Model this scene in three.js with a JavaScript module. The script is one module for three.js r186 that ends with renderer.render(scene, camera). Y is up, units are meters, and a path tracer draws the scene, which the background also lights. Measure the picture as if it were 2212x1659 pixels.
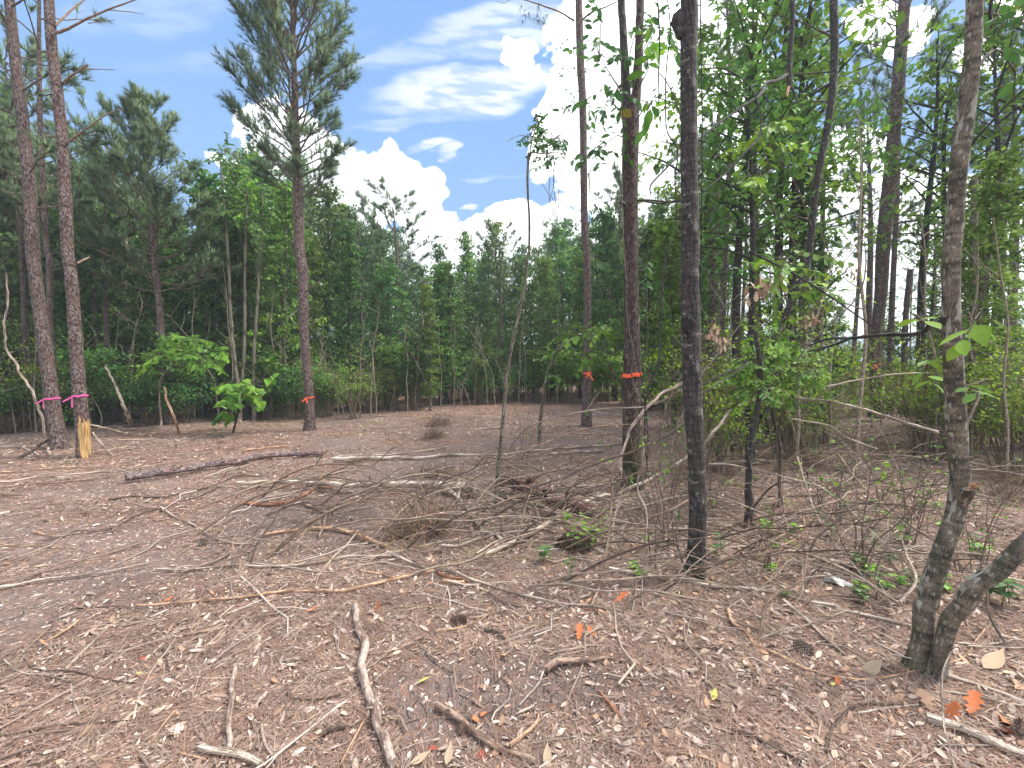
import * as THREE from 'three';

// ------------------------------------------------------------------ camera, sky, sun, exposure
const scene = new THREE.Scene();
const FOV = 86, PITCH = 2.2, EYE = 1.6;
const camera = new THREE.PerspectiveCamera(FOV, 4 / 3, 0.05, 1500);
camera.position.set(0, EYE, 0);
camera.rotation.x = -PITCH * Math.PI / 180;
scene.add(camera);
const renderer = new THREE.WebGLRenderer({ antialias: true });
renderer.toneMapping = THREE.LinearToneMapping;
renderer.toneMappingExposure = 2.3;
renderer.shadowMap.enabled = true;
const SUN_INTENSITY = 2.2, SKY_GAIN = 1.0, FOG = 0.002;

// ------------------------------------------------------------------ numbers
let seed = 12345;
const srand = (s) => { seed = s >>> 0; };
const R = () => { seed = (seed + 0x6D2B79F5) >>> 0; let t = seed; t = Math.imul(t ^ (t >>> 15), t | 1); t ^= t + Math.imul(t ^ (t >>> 7), t | 61); return ((t ^ (t >>> 14)) >>> 0) / 4294967296; };
const rr = (a, b) => a + (b - a) * R();
const gauss = () => (R() + R() + R() + R() - 2) * 1.2;
const lerp = (a, b, t) => a + (b - a) * t, clamp = (x, a = 0, b = 1) => Math.max(a, Math.min(b, x));
const sstep = (a, b, x) => { const t = clamp((x - a) / (b - a)); return t * t * (3 - 2 * t); };
const PERM = new Uint16Array(512 * 2); { srand(77); const p = [...Array(512).keys()]; for (let i = 511; i > 0; i--) { const j = Math.floor(R() * (i + 1)); [p[i], p[j]] = [p[j], p[i]]; } for (let i = 0; i < 1024; i++) PERM[i] = p[i & 511]; }
const VAL = new Float32Array(512); for (let i = 0; i < 512; i++) VAL[i] = R();
function n2(x, y, px = 0, py = 0) {                       // value noise 0..1, optional period
  let xi = Math.floor(x), yi = Math.floor(y); const fx = x - xi, fy = y - yi;
  let x1 = xi + 1, y1 = yi + 1;
  if (px) { xi = ((xi % px) + px) % px; x1 = ((x1 % px) + px) % px; } if (py) { yi = ((yi % py) + py) % py; y1 = ((y1 % py) + py) % py; }
  const u = fx * fx * (3 - 2 * fx), v = fy * fy * (3 - 2 * fy);
  const h = (a, b) => VAL[PERM[PERM[a & 511] + (b & 511)]];
  const a = h(xi, yi), b = h(x1, yi), c = h(xi, y1), d = h(x1, y1);
  return a + (b - a) * u + (c - a) * v + (a - b - c + d) * u * v;
}
function fbm(x, y, o = 4) { let s = 0, a = 0.5, t = 0; for (let i = 0; i < o; i++) { s += a * n2(x + i * 17.3, y + i * 9.1); t += a; a *= 0.5; x *= 2.03; y *= 2.03; } return s / t; }
const V = (x, y, z) => new THREE.Vector3(x, y, z);

// the photograph was measured at 2212 x 1659; F is the focal length on that scale
const W0 = 2212, H0 = 1659, F = (H0 / 2) / Math.tan(FOV * Math.PI / 360);
const cp = Math.cos(PITCH * Math.PI / 180), sp = Math.sin(PITCH * Math.PI / 180);
function ray(px, py) { const x = (px - W0 / 2) / F, y = -(py - H0 / 2) / F; return V(x, y * cp - sp, -y * sp - cp); }
function groundH(x, z) {
  const far = Math.min(1, Math.hypot(x, z) / 6);
  return far * (0.14 * (n2(x * 0.13 + 40, z * 0.13 + 11) - 0.5) + 0.09 * (n2(x * 0.4 + 3, z * 0.4) - 0.5)) + 0.05 * (n2(x * 1.3, z * 1.3 + 8) - 0.5) + 0.018 * (n2(x * 4.1, z * 4.1) - 0.5);
}
function gp(px, py) {                                       // the spot of ground seen at a pixel
  const d = ray(px, py); let h = 0, p;
  for (let i = 0; i < 5; i++) { const t = d.y < -0.004 ? (EYE - h) / -d.y : 400; p = V(d.x * t, h, d.z * t); h = groundH(p.x, p.z); }
  p.y = h; return p;
}
function at(px, py, depth) { const d = ray(px, py), t = depth / -d.z; return V(d.x * t, EYE + d.y * t, d.z * t); }

// ------------------------------------------------------------------ sky
{
  const w = 4096, h = 2048, data = new Float32Array(w * h * 4);
  const cum = [[770, 420, 105, 100, 1], [832, 392, 72, 78, 1], [880, 430, 78, 76, 1], [930, 482, 66, 68, 1], [1020, 520, 66, 58, 1], [1125, 500, 68, 66, 1], [1195, 490, 60, 56, 1], [700, 390, 90, 90, 1], [610, 320, 90, 95, 1], [560, 270, 55, 55, .9], [468, 352, 30, 22, .8], [505, 365, 40, 40, .9], [640, 470, 200, 90, 1],
    [1350, 150, 180, 230, 1], [1300, 330, 140, 150, 1], [1215, 255, 80, 62, 1], [1125, 120, 34, 36, .85], [1108, 96, 22, 20, .7], [1450, 400, 200, 200, 1], [1545, 90, 120, 210, 1], [1700, 480, 320, 130, 1], [2010, 520, 280, 160, 1], [1930, 60, 110, 70, .9], [2120, 110, 80, 50, .8], [1850, 320, 90, 60, .8], [1260, 560, 160, 70, 1], [950, 600, 900, 90, 1], [240, 500, 120, 60, .9], [1500, 620, 900, 120, 1], [1500, -150, 420, 160, 1], [2300, -60, 200, 120, .9]];
  const thin = [[1010, 195, 240, 60, .85], [1090, 60, 210, 70, .55], [900, 262, 170, 16, .4], [1060, 388, 110, 10, .35], [930, 322, 50, 13, .75], [972, 336, 30, 17, .75], [1028, 448, 20, 8, .8], [300, 30, 260, 60, .22], [520, 120, 300, 40, .15], [870, 130, 160, 30, .35], [1150, 320, 50, 12, .4]];
  for (let j = h / 2 - 40; j < h; j++) {
    const el = (j + 0.5) / h * Math.PI - Math.PI / 2, ce = Math.cos(el), se = Math.sin(el);
    for (let i = 0; i < w; i++) {
      const az = ((i + 0.5) / w - 0.5) * 2 * Math.PI, x = Math.cos(az) * ce, z = Math.sin(az) * ce, y = se;
      const zf = -(z * cp + y * sp), yf = y * cp - z * sp;       // camera frame
      const e = Math.max(0, el) / (Math.PI / 2);
      let r = lerp(0.12, 0.08, sstep(0, .75, e)), g = lerp(0.235, 0.178, sstep(0, .75, e)), b = lerp(0.42, 0.405, e);
      let c = 0, th = 0, shade = 0;
      // general sky: scattered cumulus and a thin veil, the same all round
      const k = 1 / (Math.max(0.08, se) + 0.25), sx = x * k, sz = z * k;
      const gen = fbm(sx * 3.1 + 20, sz * 3.1 + 7, 5), inView = zf > 0.25 ? sstep(0.25, 0.45, zf) : 0;
      let px = 0, py = 0;
      if (inView > 0) {
        px = W0 / 2 + x / zf * F; py = H0 / 2 - yf / zf * F;
        const wx = (fbm(px / 50, py / 50, 5) - .5) * 80, wy = (fbm(px / 50 + 50, py / 50, 5) - .5) * 80, det = fbm(px / 24 + 9, py / 24, 4) - .5;
        let m = -1;
        for (const q of cum) { const dx = (px + wx - q[0]) / q[2], dy = (py + wy - q[1]) / q[3], v = q[4] * (1 - dx * dx - dy * dy) - (1 - q[4]); if (v > m) m = v; }
        c = sstep(-.06, .2, m + det * .75); shade = sstep(.25, .95, m + det * .5);
        const sx2 = px + (fbm(px / 90, py / 30, 4) - .5) * 90, sy2 = py + (fbm(px / 120 + 5, py / 40, 4) - .5) * 60, st = fbm(px / 70 + py / 60, py / 16 - px / 120, 4);
        for (const q of thin) { const dx = (sx2 - q[0]) / q[2], dy = (sy2 - q[1] + (px - q[0]) * .12) / q[3], v = 1 - dx * dx - dy * dy; if (v > 0) th = Math.max(th, q[4] * sstep(0, .8, v) * (.45 + .9 * sstep(.3, .65, st))); }
        const edge = (1 - sstep(1600, 2600, Math.abs(px - 1106))) * (1 - sstep(1100, 2000, Math.abs(py - 830))) * inView, gs = sstep(.56, .72, gen);
        c = lerp(sstep(.45, .54, gen), c, edge); shade = lerp(gs, shade, edge); th *= edge;
      } else { c = sstep(.45, .54, gen); shade = sstep(.56, .72, gen); }
      // brighter round the veiled sun, high on the right
      const sunDot = x * 0.57 + y * 0.81 + z * -0.10, glow = Math.pow(Math.max(0, sunDot), 6);
      const n = fbm(sx * 5 + 3, sz * 5, 3), bright = (1.4 + 3.2 * glow) * (1 - .5 * shade * (.6 + .8 * n));
      th = Math.min(1, th + .25 * glow);
      r = lerp(r, .42 + glow, th); g = lerp(g, .45 + glow, th); b = lerp(b, .48 + glow, th);
      r = lerp(r, bright * .97, c); g = lerp(g, bright * .985, c); b = lerp(b, bright * 1.02, c);
      if (el < 0) { r *= .5; g *= .5; b *= .5; }
      const o = (j * w + i) * 4; data[o] = r * SKY_GAIN; data[o + 1] = g * SKY_GAIN; data[o + 2] = b * SKY_GAIN; data[o + 3] = 1;
    }
  }
  for (let j = 0; j < h / 2 - 40; j++) for (let i = 0; i < w; i++) { const o = (j * w + i) * 4; data[o] = .1; data[o + 1] = .1; data[o + 2] = .09; data[o + 3] = 1; }
  const sky = new THREE.DataTexture(data, w, h, THREE.RGBAFormat, THREE.FloatType);
  sky.mapping = THREE.EquirectangularReflectionMapping; sky.magFilter = THREE.LinearFilter; sky.minFilter = THREE.LinearFilter; sky.needsUpdate = true;
  scene.background = sky; scene.environment = sky;
}
const sun = new THREE.DirectionalLight(new THREE.Color(1, .95, .86), SUN_INTENSITY);
sun.position.set(0.57 * 60, 0.81 * 60, -0.10 * 60 - 8); sun.target.position.set(0, 0, -8); scene.add(sun.target);
sun.castShadow = true; sun.shadow.radius = 20; sun.shadow.mapSize.set(2048, 2048);
Object.assign(sun.shadow.camera, { left: -40, right: 40, top: 40, bottom: -40, near: 1, far: 160 });
scene.add(sun);
if (FOG) scene.fog = new THREE.FogExp2(new THREE.Color(.74, .84, .88), FOG);

// ------------------------------------------------------------------ names
const used = {};
function numbered(name) { const k = used[name] = (used[name] ?? -1) + 1; return k ? `${name}_${String(k).padStart(3, '0')}` : name; }
function shadow(o) { o.castShadow = o.receiveShadow = true; return o; }
function tag(o, label, category, group, kind) { if (label) o.userData.label = label; if (category) o.userData.category = category; if (group) o.userData.group = group; if (kind) o.userData.kind = kind; return o; }
function thing(name, label, category, pos = [0, 0, 0], turn = 0, group) {
  const o = new THREE.Group(); o.name = numbered(name); scene.add(o); o.position.set(...pos); o.rotation.y = turn; return tag(o, label, category, group);
}
function part(name, geo, mat, parent, kind) { const m = shadow(new THREE.Mesh(geo, mat)); m.name = name; parent.add(m); if (kind) m.userData.kind = kind; return m; }
function solo(name, geo, mat, label, category, group, kind) { const m = shadow(new THREE.Mesh(geo, mat)); m.name = numbered(name); scene.add(m); return tag(m, label, category, group, kind); }
function copy(o, label) { const c = o.clone(); c.name = numbered(o.name.replace(/_\d{3}$/, '')); scene.add(c); if (label) c.userData.label = label; return c; }

// ------------------------------------------------------------------ mesh building
class MB {
  constructor() { this.p = []; this.n = []; this.u = []; this.c = []; this.i = []; }
  vert(x, y, z, nx, ny, nz, u, v, col) { this.p.push(x, y, z); this.n.push(nx, ny, nz); this.u.push(u, v); this.c.push(col[0], col[1], col[2]); return this.p.length / 3 - 1; }
  // pts: Vector3[], rads: number[], seg sides
  tube(pts, rads, seg, { col = [1, 1, 1], tw = .5, th = 1, bump = null, cap = true, colFn = null } = {}) {
    const n = pts.length; let len = 0; const t = V(0, 0, 0), a = V(0, 0, 0), b = V(0, 0, 0), d = V(0, 0, 0);
    const t0 = pts[1].clone().sub(pts[0]).normalize(); a.set(Math.abs(t0.y) > .9 ? 1 : 0, Math.abs(t0.y) > .9 ? 0 : 1, 0); a.addScaledVector(t0, -a.dot(t0)).normalize();
    const rep = Math.max(1, Math.round(2 * Math.PI * Math.max(rads[0], rads[n - 1]) / tw)), base = this.p.length / 3;
    for (let k = 0; k < n; k++) {
      t.copy(pts[Math.min(n - 1, k + 1)]).sub(pts[Math.max(0, k - 1)]).normalize(); a.addScaledVector(t, -a.dot(t)).normalize(); b.crossVectors(t, a);
      if (k) len += pts[k].distanceTo(pts[k - 1]);
      for (let j = 0; j <= seg; j++) {
        const ang = (j % seg) / seg * Math.PI * 2, cs = Math.cos(ang), sn = Math.sin(ang);
        const r = rads[k] * (bump ? bump(cs, sn, len, k / (n - 1)) : 1);
        d.set(0, 0, 0).addScaledVector(a, cs).addScaledVector(b, sn);
        this.vert(pts[k].x + d.x * r, pts[k].y + d.y * r, pts[k].z + d.z * r, d.x, d.y, d.z, j / seg * rep, len / th, colFn ? colFn(cs, sn, len, k / (n - 1)) : col);
      }
    }
    const s1 = seg + 1;
    for (let k = 0; k < n - 1; k++) for (let j = 0; j < seg; j++) { const q = base + k * s1 + j; this.i.push(q, q + 1, q + s1, q + 1, q + s1 + 1, q + s1); }
    if (cap) for (const e of [0, n - 1]) {
      t.copy(pts[e ? n - 1 : 1]).sub(pts[e ? n - 2 : 0]).normalize().multiplyScalar(e ? 1 : -1);
      const cI = this.vert(pts[e].x + t.x * rads[e] * .15, pts[e].y + t.y * rads[e] * .15, pts[e].z + t.z * rads[e] * .15, t.x, t.y, t.z, .5, len / th, colFn ? colFn(0, 0, len, e ? 1 : 0) : col);
      const rim = []; for (let j = 0; j <= seg; j++) { const q = base + (e * s1 + j); rim.push(this.vert(this.p[q * 3], this.p[q * 3 + 1], this.p[q * 3 + 2], t.x, t.y, t.z, this.u[q * 2], this.u[q * 2 + 1], colFn ? colFn(0, 0, len, e ? 1 : 0) : col)); }
      for (let j = 0; j < seg; j++) e ? this.i.push(cI, rim[j], rim[j + 1]) : this.i.push(cI, rim[j + 1], rim[j]);
    }
    return this;
  }
  // a leaf as stations along a midrib; prof = half widths; d direction, nrm face normal
  leaf(x, y, z, dx, dy, dz, nx, ny, nz, len, wid, col, prof = null, droop = 0, fold = .25) {
    let l = Math.hypot(dx, dy, dz) || 1; dx /= l; dy /= l; dz /= l;
    let q = nx * dx + ny * dy + nz * dz; nx -= q * dx; ny -= q * dy; nz -= q * dz; l = Math.hypot(nx, ny, nz);
    if (l < 1e-3) { nx = dy; ny = -dx; nz = .3; q = nx * dx + ny * dy + nz * dz; nx -= q * dx; ny -= q * dy; nz -= q * dz; l = Math.hypot(nx, ny, nz) || 1; } nx /= l; ny /= l; nz /= l;
    const sx = dy * nz - dz * ny, sy = dz * nx - dx * nz, sz = dx * ny - dy * nx;
    if (!prof) {
      const m = .45 * len, w = wid, f = fold * wid, o = -droop * len;
      const A = this.vert(x, y, z, nx, ny, nz, 0, 0, col), B = this.vert(x + dx * m + sx * w + nx * f, y + dy * m + sy * w + ny * f, z + dz * m + sz * w + nz * f, nx, ny, nz, 1, .5, col), C = this.vert(x + dx * m - sx * w + nx * f, y + dy * m - sy * w + ny * f, z + dz * m - sz * w + nz * f, nx, ny, nz, 0, .5, col), T = this.vert(x + dx * len + nx * o, y + dy * len + ny * o, z + dz * len + nz * o, nx, ny, nz, .5, 1, col);
      this.i.push(A, B, T, A, T, C); return;
    }
    let pr = -1; const N = prof.length - 1;
    for (let k = 0; k <= N; k++) {
      const s = k / N, w = prof[k] * wid, o = -droop * len * s * s, cx = x + dx * len * s + nx * o, cy = y + dy * len * s + ny * o, cz = z + dz * len * s + nz * o, f = fold * w;
      const L = this.vert(cx + sx * w + nx * f, cy + sy * w + ny * f, cz + sz * w + nz * f, nx - sx * fold, ny - sy * fold, nz - sz * fold, 1, s, col), M = this.vert(cx, cy, cz, nx, ny, nz, .5, s, col), Q = this.vert(cx - sx * w + nx * f, cy - sy * w + ny * f, cz - sz * w + nz * f, nx + sx * fold, ny + sy * fold, nz + sz * fold, 0, s, col);
      if (pr >= 0) { this.i.push(pr, L, pr + 1, pr + 1, L, M, pr + 1, M, pr + 2, pr + 2, M, Q); } pr = L;
    }
  }
  needle(x, y, z, dx, dy, dz, len, w, col, sag = 0) {
    let px = dz, pz = -dx, l = Math.hypot(px, pz); if (l < .01) { px = 1; pz = 0; l = 1; } px /= l; pz /= l;
    const nx = pz * dy, ny = dx * -pz + dz * px, nz = -px * dy;
    const A = this.vert(x - px * w, y, z - pz * w, -nx, Math.abs(ny) + .2, -nz, 0, 0, col), B = this.vert(x + px * w, y, z + pz * w, -nx, Math.abs(ny) + .2, -nz, 1, 0, col), T = this.vert(x + dx * len, y + dy * len - sag * len, z + dz * len, -nx, Math.abs(ny) + .2, -nz, .5, 1, col);
    this.i.push(A, B, T);
  }
  geo() {
    const g = new THREE.BufferGeometry();
    g.setAttribute('position', new THREE.BufferAttribute(new Float32Array(this.p), 3)); g.setAttribute('normal', new THREE.BufferAttribute(new Float32Array(this.n), 3));
    g.setAttribute('uv', new THREE.BufferAttribute(new Float32Array(this.u), 2)); g.setAttribute('color', new THREE.BufferAttribute(new Float32Array(this.c), 3));
    g.setIndex(new THREE.BufferAttribute(new Uint32Array(this.i), 1)); return g;
  }
}
function smooth(ctrl, step, rads) {                          // Catmull-Rom through control points; radii follow
  const c = new THREE.CatmullRomCurve3(ctrl, false, 'centripetal'), L = c.getLength(), n = Math.max(ctrl.length, Math.min(220, Math.round(L / step) + 1)), pts = [], rs = [];
  for (let i = 0; i < n; i++) { const t = i / (n - 1); pts.push(c.getPoint(t)); const f = t * (rads.length - 1), k = Math.min(rads.length - 2, Math.floor(f)); rs.push(lerp(rads[k], rads[k + 1], f - k)); }
  return [pts, rs, L];
}

// ------------------------------------------------------------------ textures
function tex(w, h, fn, srgb = true) {                        // fn(x, y) -> [r,g,b] 0..255 or grey
  const d = new Uint8Array(w * h * 4);
  for (let y = 0; y < h; y++) for (let x = 0; x < w; x++) { const c = fn(x, y), o = (y * w + x) * 4; if (c.length) { d[o] = c[0]; d[o + 1] = c[1]; d[o + 2] = c[2]; } else d[o] = d[o + 1] = d[o + 2] = c; d[o + 3] = 255; }
  const t = new THREE.DataTexture(d, w, h); t.wrapS = t.wrapT = THREE.RepeatWrapping; t.magFilter = THREE.LinearFilter; t.minFilter = THREE.LinearMipmapLinearFilter; t.generateMipmaps = true; if (srgb) t.colorSpace = THREE.SRGBColorSpace; t.needsUpdate = true; return t;
}
const pn = (x, y, w, h, fx, fy, s = 0) => n2(x / w * fx + s * 13, y / h * fy + s * 7, 0, 0) ; // aperiodic helper
const tn = (x, y, w, h, fx, fy, s = 0) => { const a = x / w * fx, b = y / h * fy; // tileable by blending
  return VALT(a, b, fx, fy, s); };
function VALT(a, b, fx, fy, s) { let xi = Math.floor(a), yi = Math.floor(b); const u0 = a - xi, v0 = b - yi, u = u0 * u0 * (3 - 2 * u0), v = v0 * v0 * (3 - 2 * v0); const h = (i, j) => VAL[PERM[PERM[((i % fx + fx) % fx + s * 31) & 511] + (((j % fy + fy) % fy + s * 57) & 511)]]; const p = h(xi, yi), q = h(xi + 1, yi), r = h(xi, yi + 1), t = h(xi + 1, yi + 1); return p + (q - p) * u + (r - p) * v + (p - q - r + t) * u * v; }
function cells(nx, ny, s) {                                  // tileable worley field -> f(x,y) = [edge distance, id]
  srand(900 + s); const P = []; for (let j = 0; j < ny; j++) for (let i = 0; i < nx; i++) P.push([i + R(), j + R(), R()]);
  return (a, b) => { const ci = Math.floor(a), cj = Math.floor(b); let d1 = 9, d2 = 9, id = 0; for (let j = -1; j <= 1; j++) for (let i = -1; i <= 1; i++) { const q = P[((cj + j) % ny + ny) % ny * nx + ((ci + i) % nx + nx) % nx], dx = ci + i + q[0] - Math.floor(q[0]) - a, dy = cj + j + q[1] - Math.floor(q[1]) - b, d = Math.hypot(dx, dy); if (d < d1) { d2 = d1; d1 = d; id = q[2]; } else if (d < d2) d2 = d; } return [d2 - d1, id]; };
}
const BW = 256, BH = 512;
function barkTex(kind) {
  const cw = cells(9, 10, kind === 'pine' ? 1 : 2), hts = new Float32Array(BW * BH), cols = new Uint8Array(BW * BH * 3);
  for (let y = 0; y < BH; y++) for (let x = 0; x < BW; x++) {
    const f1 = tn(x, y, BW, BH, 8, 8, 1), f2 = tn(x, y, BW, BH, 32, 48, 2), f3 = tn(x, y, BW, BH, 96, 128, 3), o = y * BW + x; let hgt, c;
    if (kind === 'pine') {
      const [e, id] = cw(x / BW * 9 + (f1 - .5) * 1.1 + (f2 - .5) * .5, y / BH * 10 + (f2 - .5) * .8), pl = sstep(-.02, .34, e + (f2 - .5) * .3 + (f3 - .5) * .2); hgt = pl * (.55 + .3 * id) + f2 * .2 + f3 * .12;
      const k = .78 + .28 * id * pl + (f3 - .5) * .4 + (f2 - .5) * .35, red = sstep(.55, .8, f1 + (f2 - .5) * .3); c = [lerp(84, lerp(136, 132, red), pl) * k, lerp(68, lerp(122, 104, red), pl) * k, lerp(66, lerp(118, 98, red), pl) * k];
    } else if (kind === 'dark') {
      const e = Math.abs(tn(x, y, BW, BH, 20, 7, 5) - .5) * 2, r = sstep(.05, .3, e + (f2 - .5) * .3), band = tn(x, y, BW, BH, 5, 70, 6); hgt = r * .6 + f3 * .3 + band * .15;
      const lich = sstep(.74, .84, tn(x, y, BW, BH, 9, 26, 9) * .72 + f3 * .3), k = .62 + r * .25 + (f3 - .5) * .6 + (band - .5) * .45; c = [lerp(70 * k, 150, lich * .7), lerp(62 * k, 150, lich * .7), lerp(58 * k, 140, lich * .7)];
    } else if (kind === 'grey') {
      const band = tn(x, y, BW, BH, 4, 60, 6), b2 = tn(x, y, BW, BH, 7, 22, 8), lich = sstep(.655, .74, tn(x, y, BW, BH, 22, 34, 9) * .62 + f1 * .42), moss = sstep(.6, .8, tn(x, y, BW, BH, 4, 6, 11)); hgt = band * .35 + f3 * .35 + lich * .3 + b2 * .2;
      const k = .72 + (band - .5) * .42 + (f3 - .5) * .5 + (b2 - .5) * .3; let q = [126 * k, 117 * k, 105 * k]; q = [lerp(q[0], 84 * k, moss * .5), lerp(q[1], 88 * k, moss * .5), lerp(q[2], 58 * k, moss * .5)]; c = [lerp(q[0], 158, lich * .75), lerp(q[1], 160, lich * .75), lerp(q[2], 150, lich * .75)];
    } else if (kind === 'wood') {                             // bare dead wood, long streaks
      const s1 = tn(x, y, BW, BH, 40, 5, 12), s2 = tn(x, y, BW, BH, 90, 12, 13), bark = .7 * sstep(.62, .74, tn(x, y, BW, BH, 5, 5, 14) * .7 + f2 * .35); hgt = s1 * .5 + s2 * .3 + bark * .4;
      const k = .72 + (s1 - .5) * .4 + (s2 - .5) * .35 + (f3 - .5) * .35; c = [lerp(216 * k, 120 * k, bark), lerp(200 * k, 100 * k, bark), lerp(184 * k, 86 * k, bark)];
    } else if (kind === 'fresh') {                            // stripped yellow wood
      const s1 = tn(x, y, BW, BH, 46, 6, 22), s2 = tn(x, y, BW, BH, 14, 5, 23), k = .75 + (s1 - .5) * .5 + (f3 - .5) * .3; hgt = s1 * .7 + f2 * .3; const st = sstep(.45, .85, s2 * .6 + f1 * .4); c = [lerp(236, 196, st) * k, lerp(196, 138, st) * k, lerp(132, 84, st) * k];
    } else if (kind === 'stick') {                            // weathered dead branches
      const s1 = tn(x, y, BW, BH, 24, 6, 32), s2 = tn(x, y, BW, BH, 6, 9, 33), s3 = tn(x, y, BW, BH, 10, 30, 34); hgt = f3 * .4 + s1 * .4 + s3 * .3; const k = .8 + (f3 - .5) * .45 + (s1 - .5) * .3 + (s3 - .5) * .25, d = sstep(.55, .75, s2 * .7 + f2 * .3); c = [lerp(178, 128, d) * k, lerp(160, 104, d) * k, lerp(146, 90, d) * k];
    } else {                                                  // twig
      const band = tn(x, y, BW, BH, 4, 40, 6); const k = .75 + (f3 - .5) * .6 + (f2 - .5) * .5 + (band - .5) * .3; hgt = f3 * .5 + f2 * .4; c = [158 * k, 144 * k, 131 * k];
    }
    hts[o] = hgt; for (let q = 0; q < 3; q++) cols[o * 3 + q] = clamp(c[q], 4, 250);
  }
  const map = tex(BW, BH, (x, y) => { const o = (y * BW + x) * 3; return [cols[o], cols[o + 1], cols[o + 2]]; });
  const bump = tex(BW, BH, (x, y) => clamp(hts[y * BW + x] * 200 + 10, 0, 255), false);
  return [map, bump];
}
const M = {};
for (const [k, bs] of [['pine', .022], ['dark', .012], ['grey', .006], ['wood', .005], ['fresh', .006], ['twig', .003], ['stick', .005]]) {
  const [map, bumpMap] = barkTex(k);
  M[k] = new THREE.MeshStandardMaterial({ map, bumpMap, bumpScale: bs, roughness: k === 'fresh' ? .65 : .88, vertexColors: true }); M[k].name = k + '_bark';
}
M.pine.color.setRGB(.82, .76, .72); M.mossypine = M.pine.clone(); M.mossypine.color.setRGB(.5, .44, .4);
M.leaf = new THREE.MeshPhysicalMaterial({ vertexColors: true, roughness: .8, transmission: .45, thickness: 0, side: THREE.DoubleSide, specularIntensity: .25 }); M.leaf.name = 'green_leaf';
M.leafTints = [[1.55, 1.35, 1], [1.2, 1.1, 1], [.85, .92, .9], [1.5, 1.2, .75], [1.25, 1.3, 1.2]].map(([r, g, b], k) => { const m = M.leaf.clone(); m.color.setRGB(r, g, b); m.name = 'green_leaf_' + ['light', 'plain', 'deep', 'warm', 'soft'][k]; return m; });
M.needle = new THREE.MeshPhysicalMaterial({ vertexColors: true, roughness: .8, transmission: .3, thickness: 0, side: THREE.DoubleSide, specularIntensity: .25 }); M.needle.name = 'pine_needle'; M.needle.color.setRGB(1.25, 1.2, 1.05); M.grey.color.setRGB(1, .94, .86);
M.dry = new THREE.MeshStandardMaterial({ vertexColors: true, roughness: .9, side: THREE.DoubleSide }); M.dry.name = 'dry_leaf';
M.plainInst = new THREE.MeshStandardMaterial({ color: 0xffffff, roughness: .9, side: THREE.DoubleSide }); M.plainInst.name = 'litter';

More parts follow.
